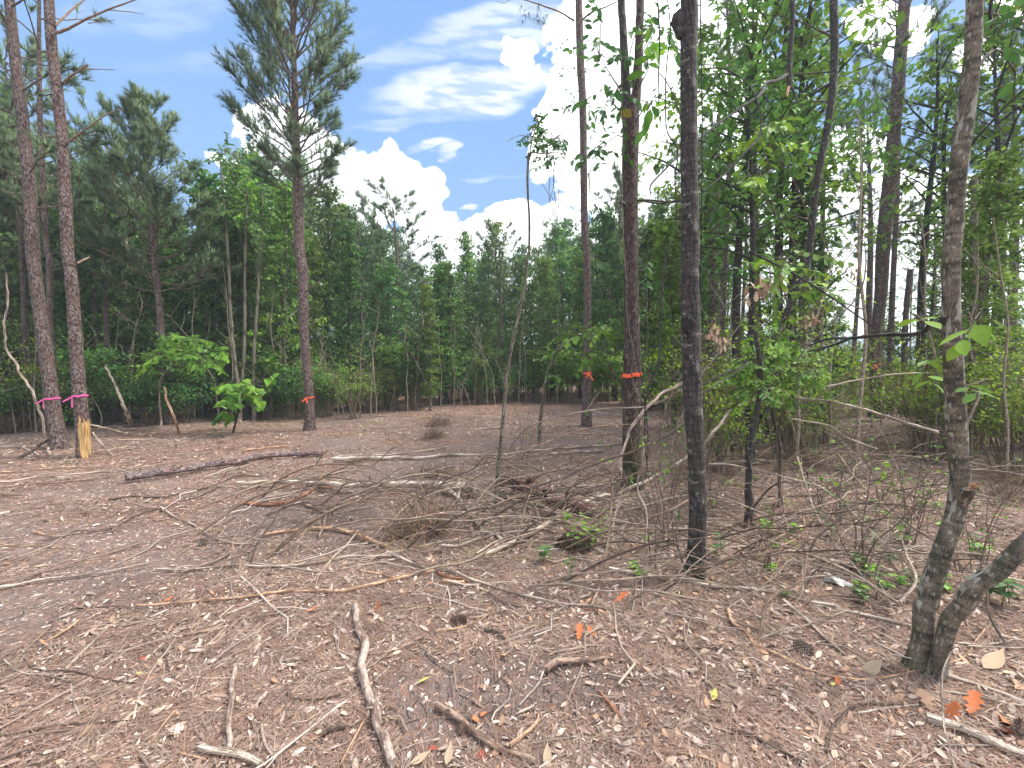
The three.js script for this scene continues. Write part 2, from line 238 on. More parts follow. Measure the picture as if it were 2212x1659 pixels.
// ------------------------------------------------------------------ the ground
const greyPatch = (x, z) => sstep(.50, .68, fbm(x * .55 + 31, z * .8 + 5, 4) + .20 * sstep(-3.6, -2.0, z) * (1 - sstep(-.6, 1.6, x)) + .07 * sstep(-2.6, -1.8, z) - .02);   // bare sandy earth between the straw
const strawPatch = (x, z) => sstep(.5, .7, fbm(x * .7 + 3, z * .7 + 55, 4));
{
  const S = 2048, cv = document.createElement('canvas'); cv.width = cv.height = S; const g = cv.getContext('2d');
  const cb = document.createElement('canvas'); cb.width = cb.height = 1024; const gb = cb.getContext('2d');
  srand(4242); g.fillStyle = 'rgb(112,92,80)'; g.fillRect(0, 0, S, S); gb.fillStyle = 'rgb(60,60,60)'; gb.fillRect(0, 0, 1024, 1024);
  for (let i = 0; i < 9000; i++) { const k = rr(.8, 1.2); g.fillStyle = `rgba(${Math.round(116 * k)},${Math.round(96 * k)},${Math.round(84 * k)},.35)`; const r = rr(4, 26); g.beginPath(); g.ellipse(R() * S, R() * S, r, r * rr(.4, 1), R() * 3, 0, 7); g.fill(); }
  const stroke = (x, y, a, len, w, col, hgt, curve) => {
    const dx = Math.cos(a) * len, dy = Math.sin(a) * len, mx = dx / 2 - dy * curve, my = dy / 2 + dx * curve;
    for (const ox of x + Math.abs(dx) > S ? [0, -S] : x - Math.abs(dx) < 0 ? [0, S] : [0]) for (const oy of y + Math.abs(dy) > S ? [0, -S] : y - Math.abs(dy) < 0 ? [0, S] : [0]) {
      g.strokeStyle = col; g.lineWidth = w; g.beginPath(); g.moveTo(x + ox, y + oy); g.quadraticCurveTo(x + ox + mx, y + oy + my, x + ox + dx, y + oy + dy); g.stroke();
      gb.strokeStyle = `rgb(${hgt},${hgt},${hgt})`; gb.lineWidth = Math.max(1, w / 2); gb.beginPath(); gb.moveTo((x + ox) / 2, (y + oy) / 2); gb.quadraticCurveTo((x + ox + mx) / 2, (y + oy + my) / 2, (x + ox + dx) / 2, (y + oy + dy) / 2); gb.stroke();
    }
  };
  for (let i = 0; i < 26000; i++) {
    const t = R(), k = rr(.65, 1.15);
    if (t < .62) stroke(R() * S, R() * S, R() * 6.3, rr(40, 120), rr(1.2, 2.6), (() => { const q = R(); return `rgb(${Math.round(lerp(110, 148, q) * k)},${Math.round(lerp(82, 112, q) * k)},${Math.round(lerp(66, 90, q) * k)})`; })(), Math.round(rr(90, 170)), rr(-.2, .2));
    else if (t < .9) { const c = [[196, 164, 138], [168, 132, 108], [140, 108, 88], [208, 186, 164], [122, 86, 66]][Math.floor(R() * 5)]; stroke(R() * S, R() * S, R() * 6.3, rr(8, 34), rr(3, 10), `rgb(${c.map((q) => Math.round(q * k)).join(',')})`, Math.round(rr(110, 230)), rr(-.1, .1)); }
    else stroke(R() * S, R() * S, R() * 6.3, rr(10, 60), rr(2, 7), `rgb(${Math.round(74 * k)},${Math.round(58 * k)},${Math.round(50 * k)})`, Math.round(rr(40, 130)), rr(-.2, .2));
  }
  const map = new THREE.CanvasTexture(cv); map.wrapS = map.wrapT = THREE.RepeatWrapping; map.colorSpace = THREE.SRGBColorSpace; map.magFilter = THREE.LinearFilter;
  const bump = new THREE.CanvasTexture(cb); bump.wrapS = bump.wrapT = THREE.RepeatWrapping; bump.magFilter = THREE.LinearFilter;
  const m = new THREE.MeshStandardMaterial({ map, bumpMap: bump, bumpScale: .02, roughness: .95, vertexColors: true }); m.name = 'forest_floor';
  const mb = new MB(), sec = 288; let r = .2, rings = 0; const rs = [];
  while (r < 420) { rs.push(r); r *= 1.042; }
  for (const q of rs) for (let j = 0; j <= sec; j++) {
    const a = j / sec * Math.PI * 2, x = Math.cos(a) * q, z = Math.sin(a) * q, e = .05, y = groundH(x, z), nx = (groundH(x - e, z) - groundH(x + e, z)) / (2 * e), nz = (groundH(x, z - e) - groundH(x, z + e)) / (2 * e), l = Math.hypot(nx, 1, nz);
    const gy = greyPatch(x, z), st = strawPatch(x, z), k = 1.02 + (fbm(x * 1.7, z * 1.7 + 40, 3) - .5) * .5;
    mb.vert(x, y, z, nx / l, 1 / l, nz / l, x / 3.2, z / 3.2, [k * lerp(lerp(1.03, 1.1, st), .93, gy), k * lerp(lerp(1, .94, st), 1.0, gy), k * lerp(lerp(1, .9, st), 1.12, gy)]);
  }
  for (let k = 0; k < rs.length - 1; k++) for (let j = 0; j < sec; j++) { const q = k * (sec + 1) + j, s = sec + 1; mb.i.push(q, q + s, q + 1, q + 1, q + s, q + s + 1); }
  const c0 = mb.vert(0, groundH(0, 0), 0, 0, 1, 0, 0, 0, [1, 1, 1]); for (let j = 0; j < sec; j++) mb.i.push(c0, j, j + 1);
  for (let k = 0; k < mb.i.length; k += 3) { const [a, b, c] = [mb.i[k], mb.i[k + 1], mb.i[k + 2]]; const ax = mb.p[b * 3] - mb.p[a * 3], az = mb.p[b * 3 + 2] - mb.p[a * 3 + 2], bx = mb.p[c * 3] - mb.p[a * 3], bz = mb.p[c * 3 + 2] - mb.p[a * 3 + 2]; if (az * bx - ax * bz < 0) { mb.i[k + 1] = c; mb.i[k + 2] = b; } }
  solo('ground', mb.geo(), m, 'brown forest floor of pine straw, chips and bare sandy earth', 'ground', null, 'structure');
}

// ------------------------------------------------------------------ loose litter that nobody could count
function scatter(name, label, cat, geo, mat, n, pick, colours, size) {
  const im = new THREE.InstancedMesh(geo, mat, n), d = new THREE.Object3D(), c = new THREE.Color(); let k = 0;
  while (k < n) {
    const p = pick(); if (!p) continue;
    d.position.set(p[0], groundH(p[0], p[1]) + (p[2] ?? 0), p[1]); d.rotation.set(gauss() * (p[3] ?? .25), R() * 6.283, gauss() * (p[3] ?? .25), 'YXZ'); const s = size(p); d.scale.set(s * rr(.8, 1.25), s, s); d.updateMatrix(); im.setMatrixAt(k, d.matrix);
    const q = colours(p); const f = rr(.7, 1.3); c.setRGB(q[0] * f, q[1] * f, q[2] * f); im.setColorAt(k, c); k++;
  }
  im.name = numbered(name); shadow(im); scene.add(im); tag(im, label, cat, null, 'stuff');
}
const pickFan = (r0, r1, pw, half = 62) => () => { const r = r0 + (r1 - r0) * Math.pow(R(), pw), a = (rr(-half, half)) * Math.PI / 180; return [Math.sin(a) * r, -Math.cos(a) * r]; };
const of = (l) => l[Math.floor(R() * l.length)];
{
  srand(101);
  // chips: bent slivers
  const chip = new MB(); chip.leaf(-.5, 0, 0, 1, 0, 0, 0, 1, .1, 1, .16, [1, 1, 1], [.55, 1, .9, .3], -.12, .35);
  const chipCols = [[.50, .37, .29], [.40, .29, .22], [.58, .46, .37], [.31, .21, .16], [.25, .16, .12], [.52, .42, .35], [.20, .13, .10], [.36, .27, .23], [.27, .2, .17]];
  const f = pickFan(1.1, 19, 1.35);
  scatter('wood_chips', 'pale wood chips strewn over the cleared forest floor', 'wood chips', chip.geo(), M.plainInst, 150000, () => { const p = f(); if (R() < greyPatch(p[0], p[1]) * .985) return null; return [...p, rr(.004, .014), .3]; }, () => of(chipCols), (p) => (rr(.009, .027) + (R() < .05 ? .035 : 0)) * (1 + Math.hypot(p[0], p[1]) * .05));
  // needles: little crossing bundles
  const nb = new MB(); srand(5); for (let i = 0; i < 6; i++) { const a = rr(-.5, .5), x = rr(-.5, .1), z = rr(-.12, .12); nb.leaf(x, rr(0, .03), z, Math.cos(a), rr(-.02, .05), Math.sin(a), 0, 1, 0, rr(.6, .95), .0055, [1, 1, 1], [.8, 1, .7], rr(-.15, .1), 0); }
  const ndlCols = [[.29, .165, .115], [.22, .125, .09], [.34, .215, .15], [.18, .115, .09], [.26, .18, .135], [.38, .27, .2]];
  const f2 = pickFan(1.1, 14, 1.25);
  scatter('pine_straw', 'red brown fallen pine needles covering the forest floor', 'pine straw', nb.geo(), M.plainInst, 52000, () => { const p = f2(); if (R() < greyPatch(p[0], p[1]) * .985) return null; return [...p, rr(.002, .009), .1]; }, () => of(ndlCols), (p) => rr(.08, .19) * (1 + Math.hypot(p[0], p[1]) * .03));
  // dead leaves: small curled ones
  const lf = new MB(); lf.leaf(-.5, 0, 0, 1, 0, 0, 0, 1, 0, 1, .26, [1, 1, 1], [.1, .8, 1, .75, .12], -.3, .45);
  const lfCols = [[.48, .34, .24], [.36, .23, .15], [.54, .42, .33], [.26, .15, .10], [.46, .33, .25], [.44, .25, .15]];
  const f3 = pickFan(1.1, 16, 1.2);
  scatter('leaf_litter', 'small curled dead leaves lying among the chips', 'leaf litter', lf.geo(), M.plainInst, 10000, () => { const p = f3(); const right = sstep(-1.5, 2, p[0]); if (R() > .3 + .7 * right || R() < greyPatch(p[0], p[1]) * .97) return null; return [...p, rr(.004, .015), .4]; }, () => of(lfCols), (p) => rr(.018, .05) * (1 + Math.hypot(p[0], p[1]) * .03));
  // twigs: crooked thin sticks
  for (let v = 0; v < 3; v++) {
    const tg = new MB(); srand(60 + v); const pts = []; for (let i = 0; i < 6; i++) pts.push(V(i / 5 - .5, .006 + rr(0, .02), gauss() * .04 + Math.sin(i * 1.2 + v) * .03)); tg.tube(pts, [.0095, .009, .0085, .0075, .006, .004], 4, { cap: false }); if (v) { const k = 2 + v % 2; tg.tube([pts[k], pts[k].clone().add(V(.16, .05, .14 * (v - 1.5))), pts[k].clone().add(V(.3, .06, .3 * (v - 1.5)))], [.006, .005, .003], 3, { cap: false }); }
    const f4 = pickFan(1.2, 17, 1.15, 58);
    srand(70 + v);
    scatter('twig_litter', ['thin straight broken twigs strewn over the clearing', 'crooked twigs with one side shoot strewn over the clearing', 'bent grey twigs with short forks strewn over the clearing'][v], 'twigs', tg.geo(), M.plainInst, 2300, () => { const p = f4(); const mid = Math.exp(-((p[0] + .2) ** 2) / 14 - ((p[1] + 4.6) ** 2) / 5) + .22 + .3 * sstep(.5, 3, p[0]); if (R() > mid || R() < .85 * greyPatch(p[0], p[1]) || R() < .6 * sstep(-3.4, -2.6, p[1])) return null; return [...p, rr(0, .008), .05]; }, () => of([[.34, .26, .21], [.26, .19, .15], [.44, .36, .30], [.19, .13, .10], [.42, .32, .24], [.28, .21, .17]]), (p) => (R() < .08 ? rr(.35, .8) : rr(.07, .32)) * (1 + .04 * Math.hypot(p[0], p[1])));
  }
}

// ------------------------------------------------------------------ tree kinds
const GREEN = { mid: [[.11, .23, .05], [.135, .26, .05], [.085, .19, .045]], dark: [[.06, .145, .045], [.075, .175, .045], [.09, .20, .05]], bright: [[.21, .42, .045], [.18, .37, .045], [.26, .46, .055], [.13, .28, .04]], pine: [[.125, .195, .10], [.10, .165, .085], [.165, .235, .11], [.12, .18, .11]], yellow: [[.22, .36, .045], [.17, .30, .045], [.12, .23, .04]] };
const tint = (l, s = .25) => { const c = of(l), k = 1 + rr(-s, s); return [c[0] * k, c[1] * k, c[2] * k]; };
const OAK = [.04, .2, .5, .28, .8, .42, 1, .5, .7, .1], OVAL = [.06, .75, 1, .72, .05], HEART = [.6, 1, .95, .62, .05];
function wander(h, lean, amp, n = 9) { const pts = []; const a = R() * 6.3, ph = R() * 6; for (let i = 0; i < n; i++) { const t = i / (n - 1); pts.push(V(Math.cos(a) * lean * t * h + Math.sin(t * 5 + ph) * amp * t, h * t, Math.sin(a) * lean * t * h + Math.cos(t * 4.2 + ph) * amp * t)); } return pts; }
const onPath = (pts, t) => { const f = clamp(t) * (pts.length - 1), k = Math.min(pts.length - 2, Math.floor(f)); return pts[k].clone().lerp(pts[k + 1], f - k); };
// cluster of leaves about a point
function leafCluster(mb, p, n, rad, size, pal, { prof = null, flat = .55, out = null, droop = .15 } = {}) {
  const base = tint(pal, .38);
  for (let i = 0; i < n; i++) {
    const x = gauss() * rad * .6, y = gauss() * rad * .6 * flat, z = gauss() * rad * .6, k = rr(.75, 1.3), s = size * rr(.65, 1.3);
    const ox = out ? out.x : x, oz = out ? out.z : z;
    mb.leaf(p.x + x, p.y + y, p.z + z, ox + gauss() * .5, -.15 + gauss() * .5, oz + gauss() * .5, gauss() * .45, 1, gauss() * .45, s, s * rr(.28, .4), [base[0] * k, base[1] * k, base[2] * k], prof, droop, rr(.1, .35));
  }
}
function broadleaf({ H, cb, rad, nL, leaf, per, pal, prof = (t) => Math.sin(Math.PI * (.12 + .83 * t)) ** .7, r0 = .09, col = [1, 1, 1], lean = .03, up = .6, shape = null, cl = 3 }) {
  const path = wander(H, lean, H * .02), tr = new MB(), li = new MB(), cr = new MB();
  const [tp, trad] = smooth(path, H / 26, [r0 * 1.25, r0 * .95, r0 * .75, r0 * .5, r0 * .18]); tr.tube(tp, trad, 7, { col, bump: (c, s, l) => 1 + .16 * (n2(c * 2 + 5, l * 2.5 + s * 2) - .5) });
  for (let i = 0; i < nL; i++) {
    const t = (i + R()) / nL, h = lerp(cb, .985, t), p0 = onPath(path, h), az = i * 2.4 + rr(-.5, .5), L = Math.max(.25, rad * prof(t) * rr(.6, 1.15)), el = lerp(up * .5, up * 1.6, t) + rr(-.15, .2), d = V(Math.cos(az) * Math.cos(el), Math.sin(el), Math.sin(az) * Math.cos(el));
    const p1 = p0.clone().addScaledVector(d, L * .5).add(V(gauss() * .05, -.02 * L, gauss() * .05)), p2 = p0.clone().addScaledVector(d, L).add(V(gauss() * .1, -.12 * L + gauss() * .1, gauss() * .1)), rl = Math.min(r0 * .4, .012 + .012 * L);
    li.tube([p0, p1, p2], [rl, rl * .65, rl * .25], 4, { col, cap: false });
    for (let k = 0; k < cl; k++) { const s = lerp(.3, 1.05, (k + R()) / cl), q = onPath([p0, p1, p2], s); q.add(V(gauss() * .25 * rad * .5, gauss() * .18 * rad * .5, gauss() * .25 * rad * .5)); leafCluster(cr, q, per, .24 + .07 * rad, leaf, pal, { prof: shape, flat: .42 }); if (k % 2) li.tube([onPath([p0, p1, p2], s * .8), q], [rl * .4, rl * .15], 3, { col, cap: false }); }
  }
  return { trunk: tr.geo(), limbs: li.geo(), crown: cr.geo() };
}
function tuft(mb, p, d, n, len, w, pal, spread = .9) {
  const base = tint(pal, .2);
  for (let i = 0; i < n; i++) { const x = d.x + gauss() * spread * .6, y = d.y + gauss() * spread * .6 + .1, z = d.z + gauss() * spread * .6, l = Math.hypot(x, y, z) || 1, k = rr(.75, 1.3); mb.needle(p.x, p.y, p.z, x / l, y / l, z / l, len * rr(.75, 1.15), w, [base[0] * k, base[1] * k, base[2] * k], rr(0, .12)); }
}
function pineCrown(path, { cb, rad, nL, pal = GREEN.pine, tn = 9, nlen = .24, nw = .007, prof, up = .45, sub = 5, limbCol = [.62, .54, .5], droopTip = 0, tufts = 3, limbR = .016 }, parts = null) {
  const li = new MB(), cr = new MB(), single = [];
  for (let i = 0; i < nL; i++) {
    const t = (i + R()) / nL, h = lerp(cb, .99, t), p0 = onPath(path, h), az = i * 2.4 + rr(-.6, .6), L = Math.max(.25, rad * prof(t) * rr(.65, 1.15)), el = lerp(up * .45, up * 2, t) + rr(-.12, .15), d = V(Math.cos(az) * Math.cos(el), Math.sin(el), Math.sin(az) * Math.cos(el));
    const pts = []; for (let k = 0; k <= 5; k++) { const s = k / 5; pts.push(p0.clone().addScaledVector(d, L * s).add(V(gauss() * .03 * L, .18 * L * s * s * (1 - droopTip) + gauss() * .02 * L, gauss() * .03 * L))); }
    const rl = limbR * (.5 + .5 * L / rad) + .004, mb = parts ? new MB() : li; mb.tube(pts, [rl, rl * .9, rl * .75, rl * .6, rl * .4, rl * .2], 5, { col: limbCol, cap: false }); 
    const m = Math.round(sub * (1 + 1.2 * L));
    for (let k = 0; k < m; k++) {
      const s = k === 0 ? 1 : lerp(.25, 1, Math.sqrt(R())), q0 = onPath(pts, s), sl = (k === 0 ? .02 : rr(.15, .5) * (1.2 - s * .6)) * Math.min(1.2, .5 + L * .3), sd = d.clone().add(V(gauss() * .8, .35 + gauss() * .35, gauss() * .8)).normalize(), q1 = q0.clone().addScaledVector(sd, sl);
      if (k) mb.tube([q0, q0.clone().lerp(q1, .5).add(V(0, -.01, 0)), q1], [rl * .35, rl * .25, rl * .15], 3, { col: limbCol, cap: false });
      for (let j = 0; j < tufts; j++) { const u = lerp(1, .35, j / tufts), q = q0.clone().lerp(q1, u); tuft(cr, q, sd, tn, nlen, nw, pal); }
    }
    if (parts) single.push(mb.geo());
  }
  return { limbs: parts ? single : li.geo(), crown: cr.geo() };
}
function pine({ H, r0 = .13, lean = .02, ...o }) {
  const path = wander(H, lean, H * .012), tr = new MB(), [tp, trad] = smooth(path, H / 30, [r0 * 1.2, r0 * .95, r0 * .75, r0 * .5, r0 * .15]); tr.tube(tp, trad, 8, { bump: (c, s, l) => 1 + .1 * (n2(c * 2 + 5, l * 3 + s * 2) - .5) });
  return { trunk: tr.geo(), ...pineCrown(path, o) };
}
function shrub({ H, rad, stems, per, leaf, pal, shape = null, cl = 5, col = [.7, .62, .52], bare = 0, r = .012 }) {
  const st = new MB(), fo = new MB();
  for (let i = 0; i < stems; i++) {
    const az = R() * 6.3, lean = rr(.1, .9) * rad, h = H * rr(.55, 1.05), a = V(gauss() * rad * .15, -.05, gauss() * rad * .15), c = a.clone().add(V(Math.cos(az) * lean * .45, h * .6, Math.sin(az) * lean * .45)), b = a.clone().add(V(Math.cos(az) * lean + gauss() * .1, h * rr(.85, 1), Math.sin(az) * lean + gauss() * .1)), [p, rs] = smooth([a, c, b], H / 9, [r * rr(.7, 1.3), r * .7, r * .3]);
    const k0 = rr(.7, 1.3); st.tube(p, rs, 5, { col: col.map((q) => q * k0), cap: false });
    for (let k = 0; k < cl; k++) {
      const s = lerp(.35, 1, Math.sqrt(R())), q0 = onPath(p, s), q = q0.clone().add(V(gauss() * rad * .28, gauss() * .12 * H + .05, gauss() * rad * .28));
      st.tube([q0, q0.clone().lerp(q, .5).add(V(0, .03, 0)), q], [r * .4, r * .3, r * .15], 3, { col: col.map((w) => w * k0), cap: false });
      if (R() >= bare) leafCluster(fo, q, per, .16 + .1 * rad, leaf, pal, { prof: shape, flat: .5 });
    }
  }
  return { stems: st.geo(), foliage: fo.geo() };
}
function treeThing(k, name, label, cat, pos, turn, scale, group, bark, leafMat = M.leaf) {
  const t = thing(name, label, cat, pos, turn, group); t.scale.setScalar(scale);
  part('trunk', k.trunk, bark, t); part('limbs', k.limbs, bark, t, 'stuff'); part('crown', k.crown, leafMat, t, 'stuff'); return t;
}
function shrubThing(k, name, label, cat, pos, turn, scale, group) {
  const t = thing(name, label, cat, pos, turn, group); t.scale.setScalar(scale); part('stem', k.stems, M.twig, t, 'stuff'); part('foliage', k.foliage, M.leaf, t, 'stuff'); return t;
}

// ------------------------------------------------------------------ the measured trees of the clearing
const Zm = (x0, y0, w = 1350) => { const s = w / 2212 / 1.82278, f = (l) => l.map(([u, v, q]) => q === undefined ? [x0 / 1.82278 + u * s, y0 / 1.82278 + v * s] : [x0 / 1.82278 + u * s, y0 / 1.82278 + v * s, q * s]); f.s = s; return f; };
const T1 = Zm(0, 0), T2 = Zm(1340, 0), T3 = Zm(2680, 0, 1352), U1 = Zm(0, 1000), U2 = Zm(1340, 1000), U3 = Zm(2680, 1000, 1352), A = Zm(0, 1800), B = Zm(1340, 1800), C = Zm(2680, 1800, 1352), D = Zm(0, 2350), E = Zm(1340, 2350), G = Zm(2680, 2350, 1352), V1 = Zm(2300, 0, 1100), ID = (l) => l;
const ridge = (amp, fr) => (c, s, l) => 1 + amp * (n2(c * 3.1 + 9, s * 3.1 + l * fr) - .5) + amp * .5 * (n2(c * 9 + 3, s * 9 + l * fr * 2.6) - .5);
// a wide lens stretches things away from its middle: the true radius of something w wide in the picture
function trueR(l, k, depth) { const a = l[Math.max(0, k - 1)], b = l[Math.min(l.length - 1, k + 1)], q = l[k], tx = b[0] - a[0], ty = b[1] - a[1], tl = Math.hypot(tx, ty) || 1, rx = q[0] - W0 / 2, ry = q[1] - H0 / 2, rl = Math.hypot(rx, ry) || 1, s = (rx * -ty + ry * tx) / (tl * rl), c2 = 1 + (rl / F) ** 2; return q[2] / 2 / F * depth / Math.sqrt(1 + s * s * (c2 - 1)); }
// list: pixels from the top down with widths; the last one stands on the ground
function heroTrunk(list, { d, extra = 2, seg = 20, step = .06, bump = ridge(.12, 3), sink = .12, flare = 1.18, lean = 0, colFn = null } = {}) {
  const b = list[list.length - 1]; d = d ?? -gp(b[0], b[1]).z; const n = list.length;
  const pts = list.map(([x, y, w], k) => at(x, y, d + lean * (1 - k / (n - 1)))), rad = list.map((q, k) => trueR(list, k, d + lean * (1 - k / (n - 1))));
  const up = pts[0].clone().sub(pts[1]).normalize(); if (extra) { pts.unshift(pts[0].clone().addScaledVector(up, extra)); rad.unshift(rad[0] * Math.max(.35, 1 - extra * .12)); }
  pts.push(pts[pts.length - 1].clone().add(V(0, -sink, 0))); rad[rad.length - 1] *= 1; rad.push(rad[rad.length - 1] * flare);
  pts.reverse(); rad.reverse();
  // resample with radii by arc length
  const acc = [0]; for (let k = 1; k < pts.length; k++) acc.push(acc[k - 1] + pts[k].distanceTo(pts[k - 1]));
  const cv = new THREE.CatmullRomCurve3(pts, false, 'centripetal'), L = acc[acc.length - 1], m = Math.round(L / step), P = [], Q = [];
  for (let k = 0; k <= m; k++) { const q = cv.getPointAt(k / m); P.push(q); let j = 0; const s = k / m * L; while (j < acc.length - 2 && acc[j + 1] < s) j++; Q.push(lerp(rad[j], rad[j + 1], clamp((s - acc[j]) / (acc[j + 1] - acc[j])))); }
  const mb = new MB(); const rootB = (cs, sn, l, t) => bump(cs, sn, l, t) * (1 + Math.exp(-Math.max(0, l - sink) / (Q[0] * 1.1)) * (.12 + .2 * Math.max(0, Math.sin(Math.atan2(sn, cs) * 5 + 1 + 2 * n2(cs * 2 + 7, sn * 2 + 3)))));
  mb.tube(P, Q, seg, { bump: rootB, colFn: colFn ? (c, s, l, t) => colFn(c, s, l, t) : null });
  return { geo: mb.geo(), pts: P, rad: Q, base: V(pts[0].x, groundH(pts[0].x, pts[0].z), pts[0].z), d };
}
const inPlace = (o) => o; // hero geometry is modelled about the tree's own foot
function footed(geo, b) { geo.translate(-b.x, -b.y, -b.z); return geo; }
function heroTree(name, label, cat, tr, bark, group) { const t = thing(name, label, cat, [tr.base.x, tr.base.y, tr.base.z], 0, group); t.trunkMesh = part('trunk', footed(tr.geo, tr.base), bark, t); return t; }
function addPart(t, tr, name, mb, mat, kind) { return part(name, footed(mb.geo ? mb.geo() : mb, tr.base), mat, t, kind); }
function atHeight(tr, y) { let k = 0; while (k < tr.pts.length - 2 && tr.pts[k].y < y) k++; return [tr.pts[k], tr.rad[k]]; }
// limb traced in pixels, all at one depth range
function limbMB(list, d0, d1, { seg = 7, col = [1, 1, 1], step = .06, tw = .3 } = {}) {
  const n = list.length, pts = list.map(([x, y], k) => at(x, y, lerp(d0, d1, k / (n - 1)))), rads = list.map((q, k) => Math.max(.0015, trueR(list, k, lerp(d0, d1, k / (n - 1))))), mb = new MB(), [p, r] = smooth(pts, step, rads);
  { const o = R() * 99; for (let k = 1; k < p.length - 1; k++) { const a = Math.min(r[k] * .9, .012), t = k * step * 6; p[k].x += (n2(t, o) - .5) * a; p[k].y += (n2(t, o + 9) - .5) * a; p[k].z += (n2(t, o + 18) - .5) * a; } }
  mb.tube(p, r, seg, { col, tw, bump: ridge(.22, 9) }); return mb;
}
// leafy sprays: regions [px, py, rx, ry, depth, twigs], joined to the trunk by thin limbs
function sprays(tr, regions, { leaf = .09, per = 11, pal = GREEN.mid, shape = OAK, wid = [.26, .36], col = [.55, .5, .45], droop = .15, twigL = .4, join = true } = {}) {
  const li = new MB(), cr = new MB();
  for (const [px, py, rx, ry, d, n] of regions) {
    const c = at(px, py, d); let hub = c;
    if (join) { const [q] = atHeight(tr, c.y - .35 * Math.hypot(c.x - tr.base.x, c.z - tr.base.z)); const mid = q.clone().lerp(c, .5).add(V(gauss() * .1, .12, gauss() * .1)), [p, r] = smooth([q.clone(), mid, c.clone()], .15, [.008 + .002 * n ** .5, .006, .004]); li.tube(p, r, 5, { col, cap: false }); }
    for (let k = 0; k < n; k++) {
      const p0 = at(px + gauss() * rx * .55, py + gauss() * ry * .55, d + gauss() * .45), dir = p0.clone().sub(hub).add(V(gauss() * .4, gauss() * .25 - .1, gauss() * .4)).normalize(), L = twigL * rr(.6, 1.3), p1 = p0.clone().addScaledVector(dir, L).add(V(0, -droop * L, 0));
      li.tube([hub.clone().lerp(p0, .02), hub.clone().lerp(p0, .5).add(V(gauss() * .06, .05, gauss() * .06)), p0, p1], [.005, .004, .003, .0015], 3, { col, cap: false });
      const b = tint(pal, .2);
      for (let i = 0; i < per; i++) { const q = p0.clone().lerp(p1, (i + R()) / per * 1.25 - .2), f = rr(.8, 1.25), s = leaf * rr(.6, 1.25), sd = i % 2 ? 1 : -1; cr.leaf(q.x, q.y, q.z, dir.x * .6 - dir.z * sd + gauss() * .4, dir.y - .3 + gauss() * .4, dir.z * .6 + dir.x * sd + gauss() * .4, gauss() * .5, 1, gauss() * .5, s, s * rr(...wid), [b[0] * f, b[1] * f, b[2] * f], shape, rr(.05, .35), rr(.1, .3)); }
    }
  }
  return [li, cr];
}

srand(2001);
const tapes = [];
// left pair of pines with pink tape
const h1 = heroTrunk([...T1([[60, 0, 70], [100, 400, 76], [150, 800, 86], [190, 1200, 95], [215, 1655, 98]]), ...U1([[225, 100, 92], [260, 400, 96], [305, 700, 102], [335, 935, 105], [360, 1100, 112], [385, 1260, 132]])]);
const t1 = heroTree('pine_tree', 'far left leaning pine with pink tape and bark down to the ground', 'pine tree', h1, M.pine);
const h2 = heroTrunk([...T1([[315, 0, 68], [335, 300, 76], [365, 550, 78], [400, 900, 80], [420, 1250, 86], [440, 1655, 86]]), ...U1([[455, 100, 86], [475, 350, 90], [495, 650, 95], [516, 917, 96], [530, 1080, 98], [540, 1315, 92]])]);
const t2 = heroTree('pine_tree', 'rough barked pine with pink tape and yellow wood where bark is stripped from its foot', 'pine tree', h2, M.pine);
{ // stripped foot: a shell of bare wood over the front of the trunk
  const mb = new MB(), n = 22, m = 12, [pa] = [h2.pts]; const ks = h2.pts.map((p, k) => k).filter((k) => h2.pts[k].y < h2.base.y + 1.25 && h2.pts[k].y > h2.base.y - .05); const top = at(...U1([[535, 1075]])[0], h2.d).y;
  const rows = []; for (let k = 0; k <= n; k++) { const y = lerp(h2.base.y - .05, top, k / n), [p, r] = atHeight(h2, y); rows.push([p, r, y]); }
  const to = Math.atan2(-h2.base.z, -h2.base.x);
  rows.forEach(([p, r, y], k) => { for (let j = 0; j <= m; j++) { const a0 = to - 1.35 + (n2(k * .5, 3) - .5) * .16, a1 = to + .75 + (n2(k * .45, 9) - .5) * .16, a = lerp(a0, a1, j / m), edge = j === 0 || j === m || k === n ? -.03 : .008, q = r * (1 + .07) + edge + (n2(k * .7, j * .8) - .5) * .012; mb.vert(p.x + Math.cos(a) * q, y + (k === n ? (n2(j * 1.3, 4) - .5) * .4 : 0), p.z + Math.sin(a) * q, Math.cos(a), 0, Math.sin(a), j / m, k / n, [1, .97, .9]); } });
  for (let k = 0; k < n; k++) for (let j = 0; j < m; j++) { const q = k * (m + 1) + j; mb.i.push(q, q + m + 1, q + 1, q + 1, q + m + 1, q + m + 2); }
  const o = addPart(t2, h2, 'stripped_wood', mb, new THREE.MeshStandardMaterial({ ...{ map: M.fresh.map, bumpMap: M.fresh.bumpMap, bumpScale: .006, roughness: .6, vertexColors: true, side: THREE.DoubleSide } })); o.userData.label = 'bare yellow wood where the bark is stripped';
}
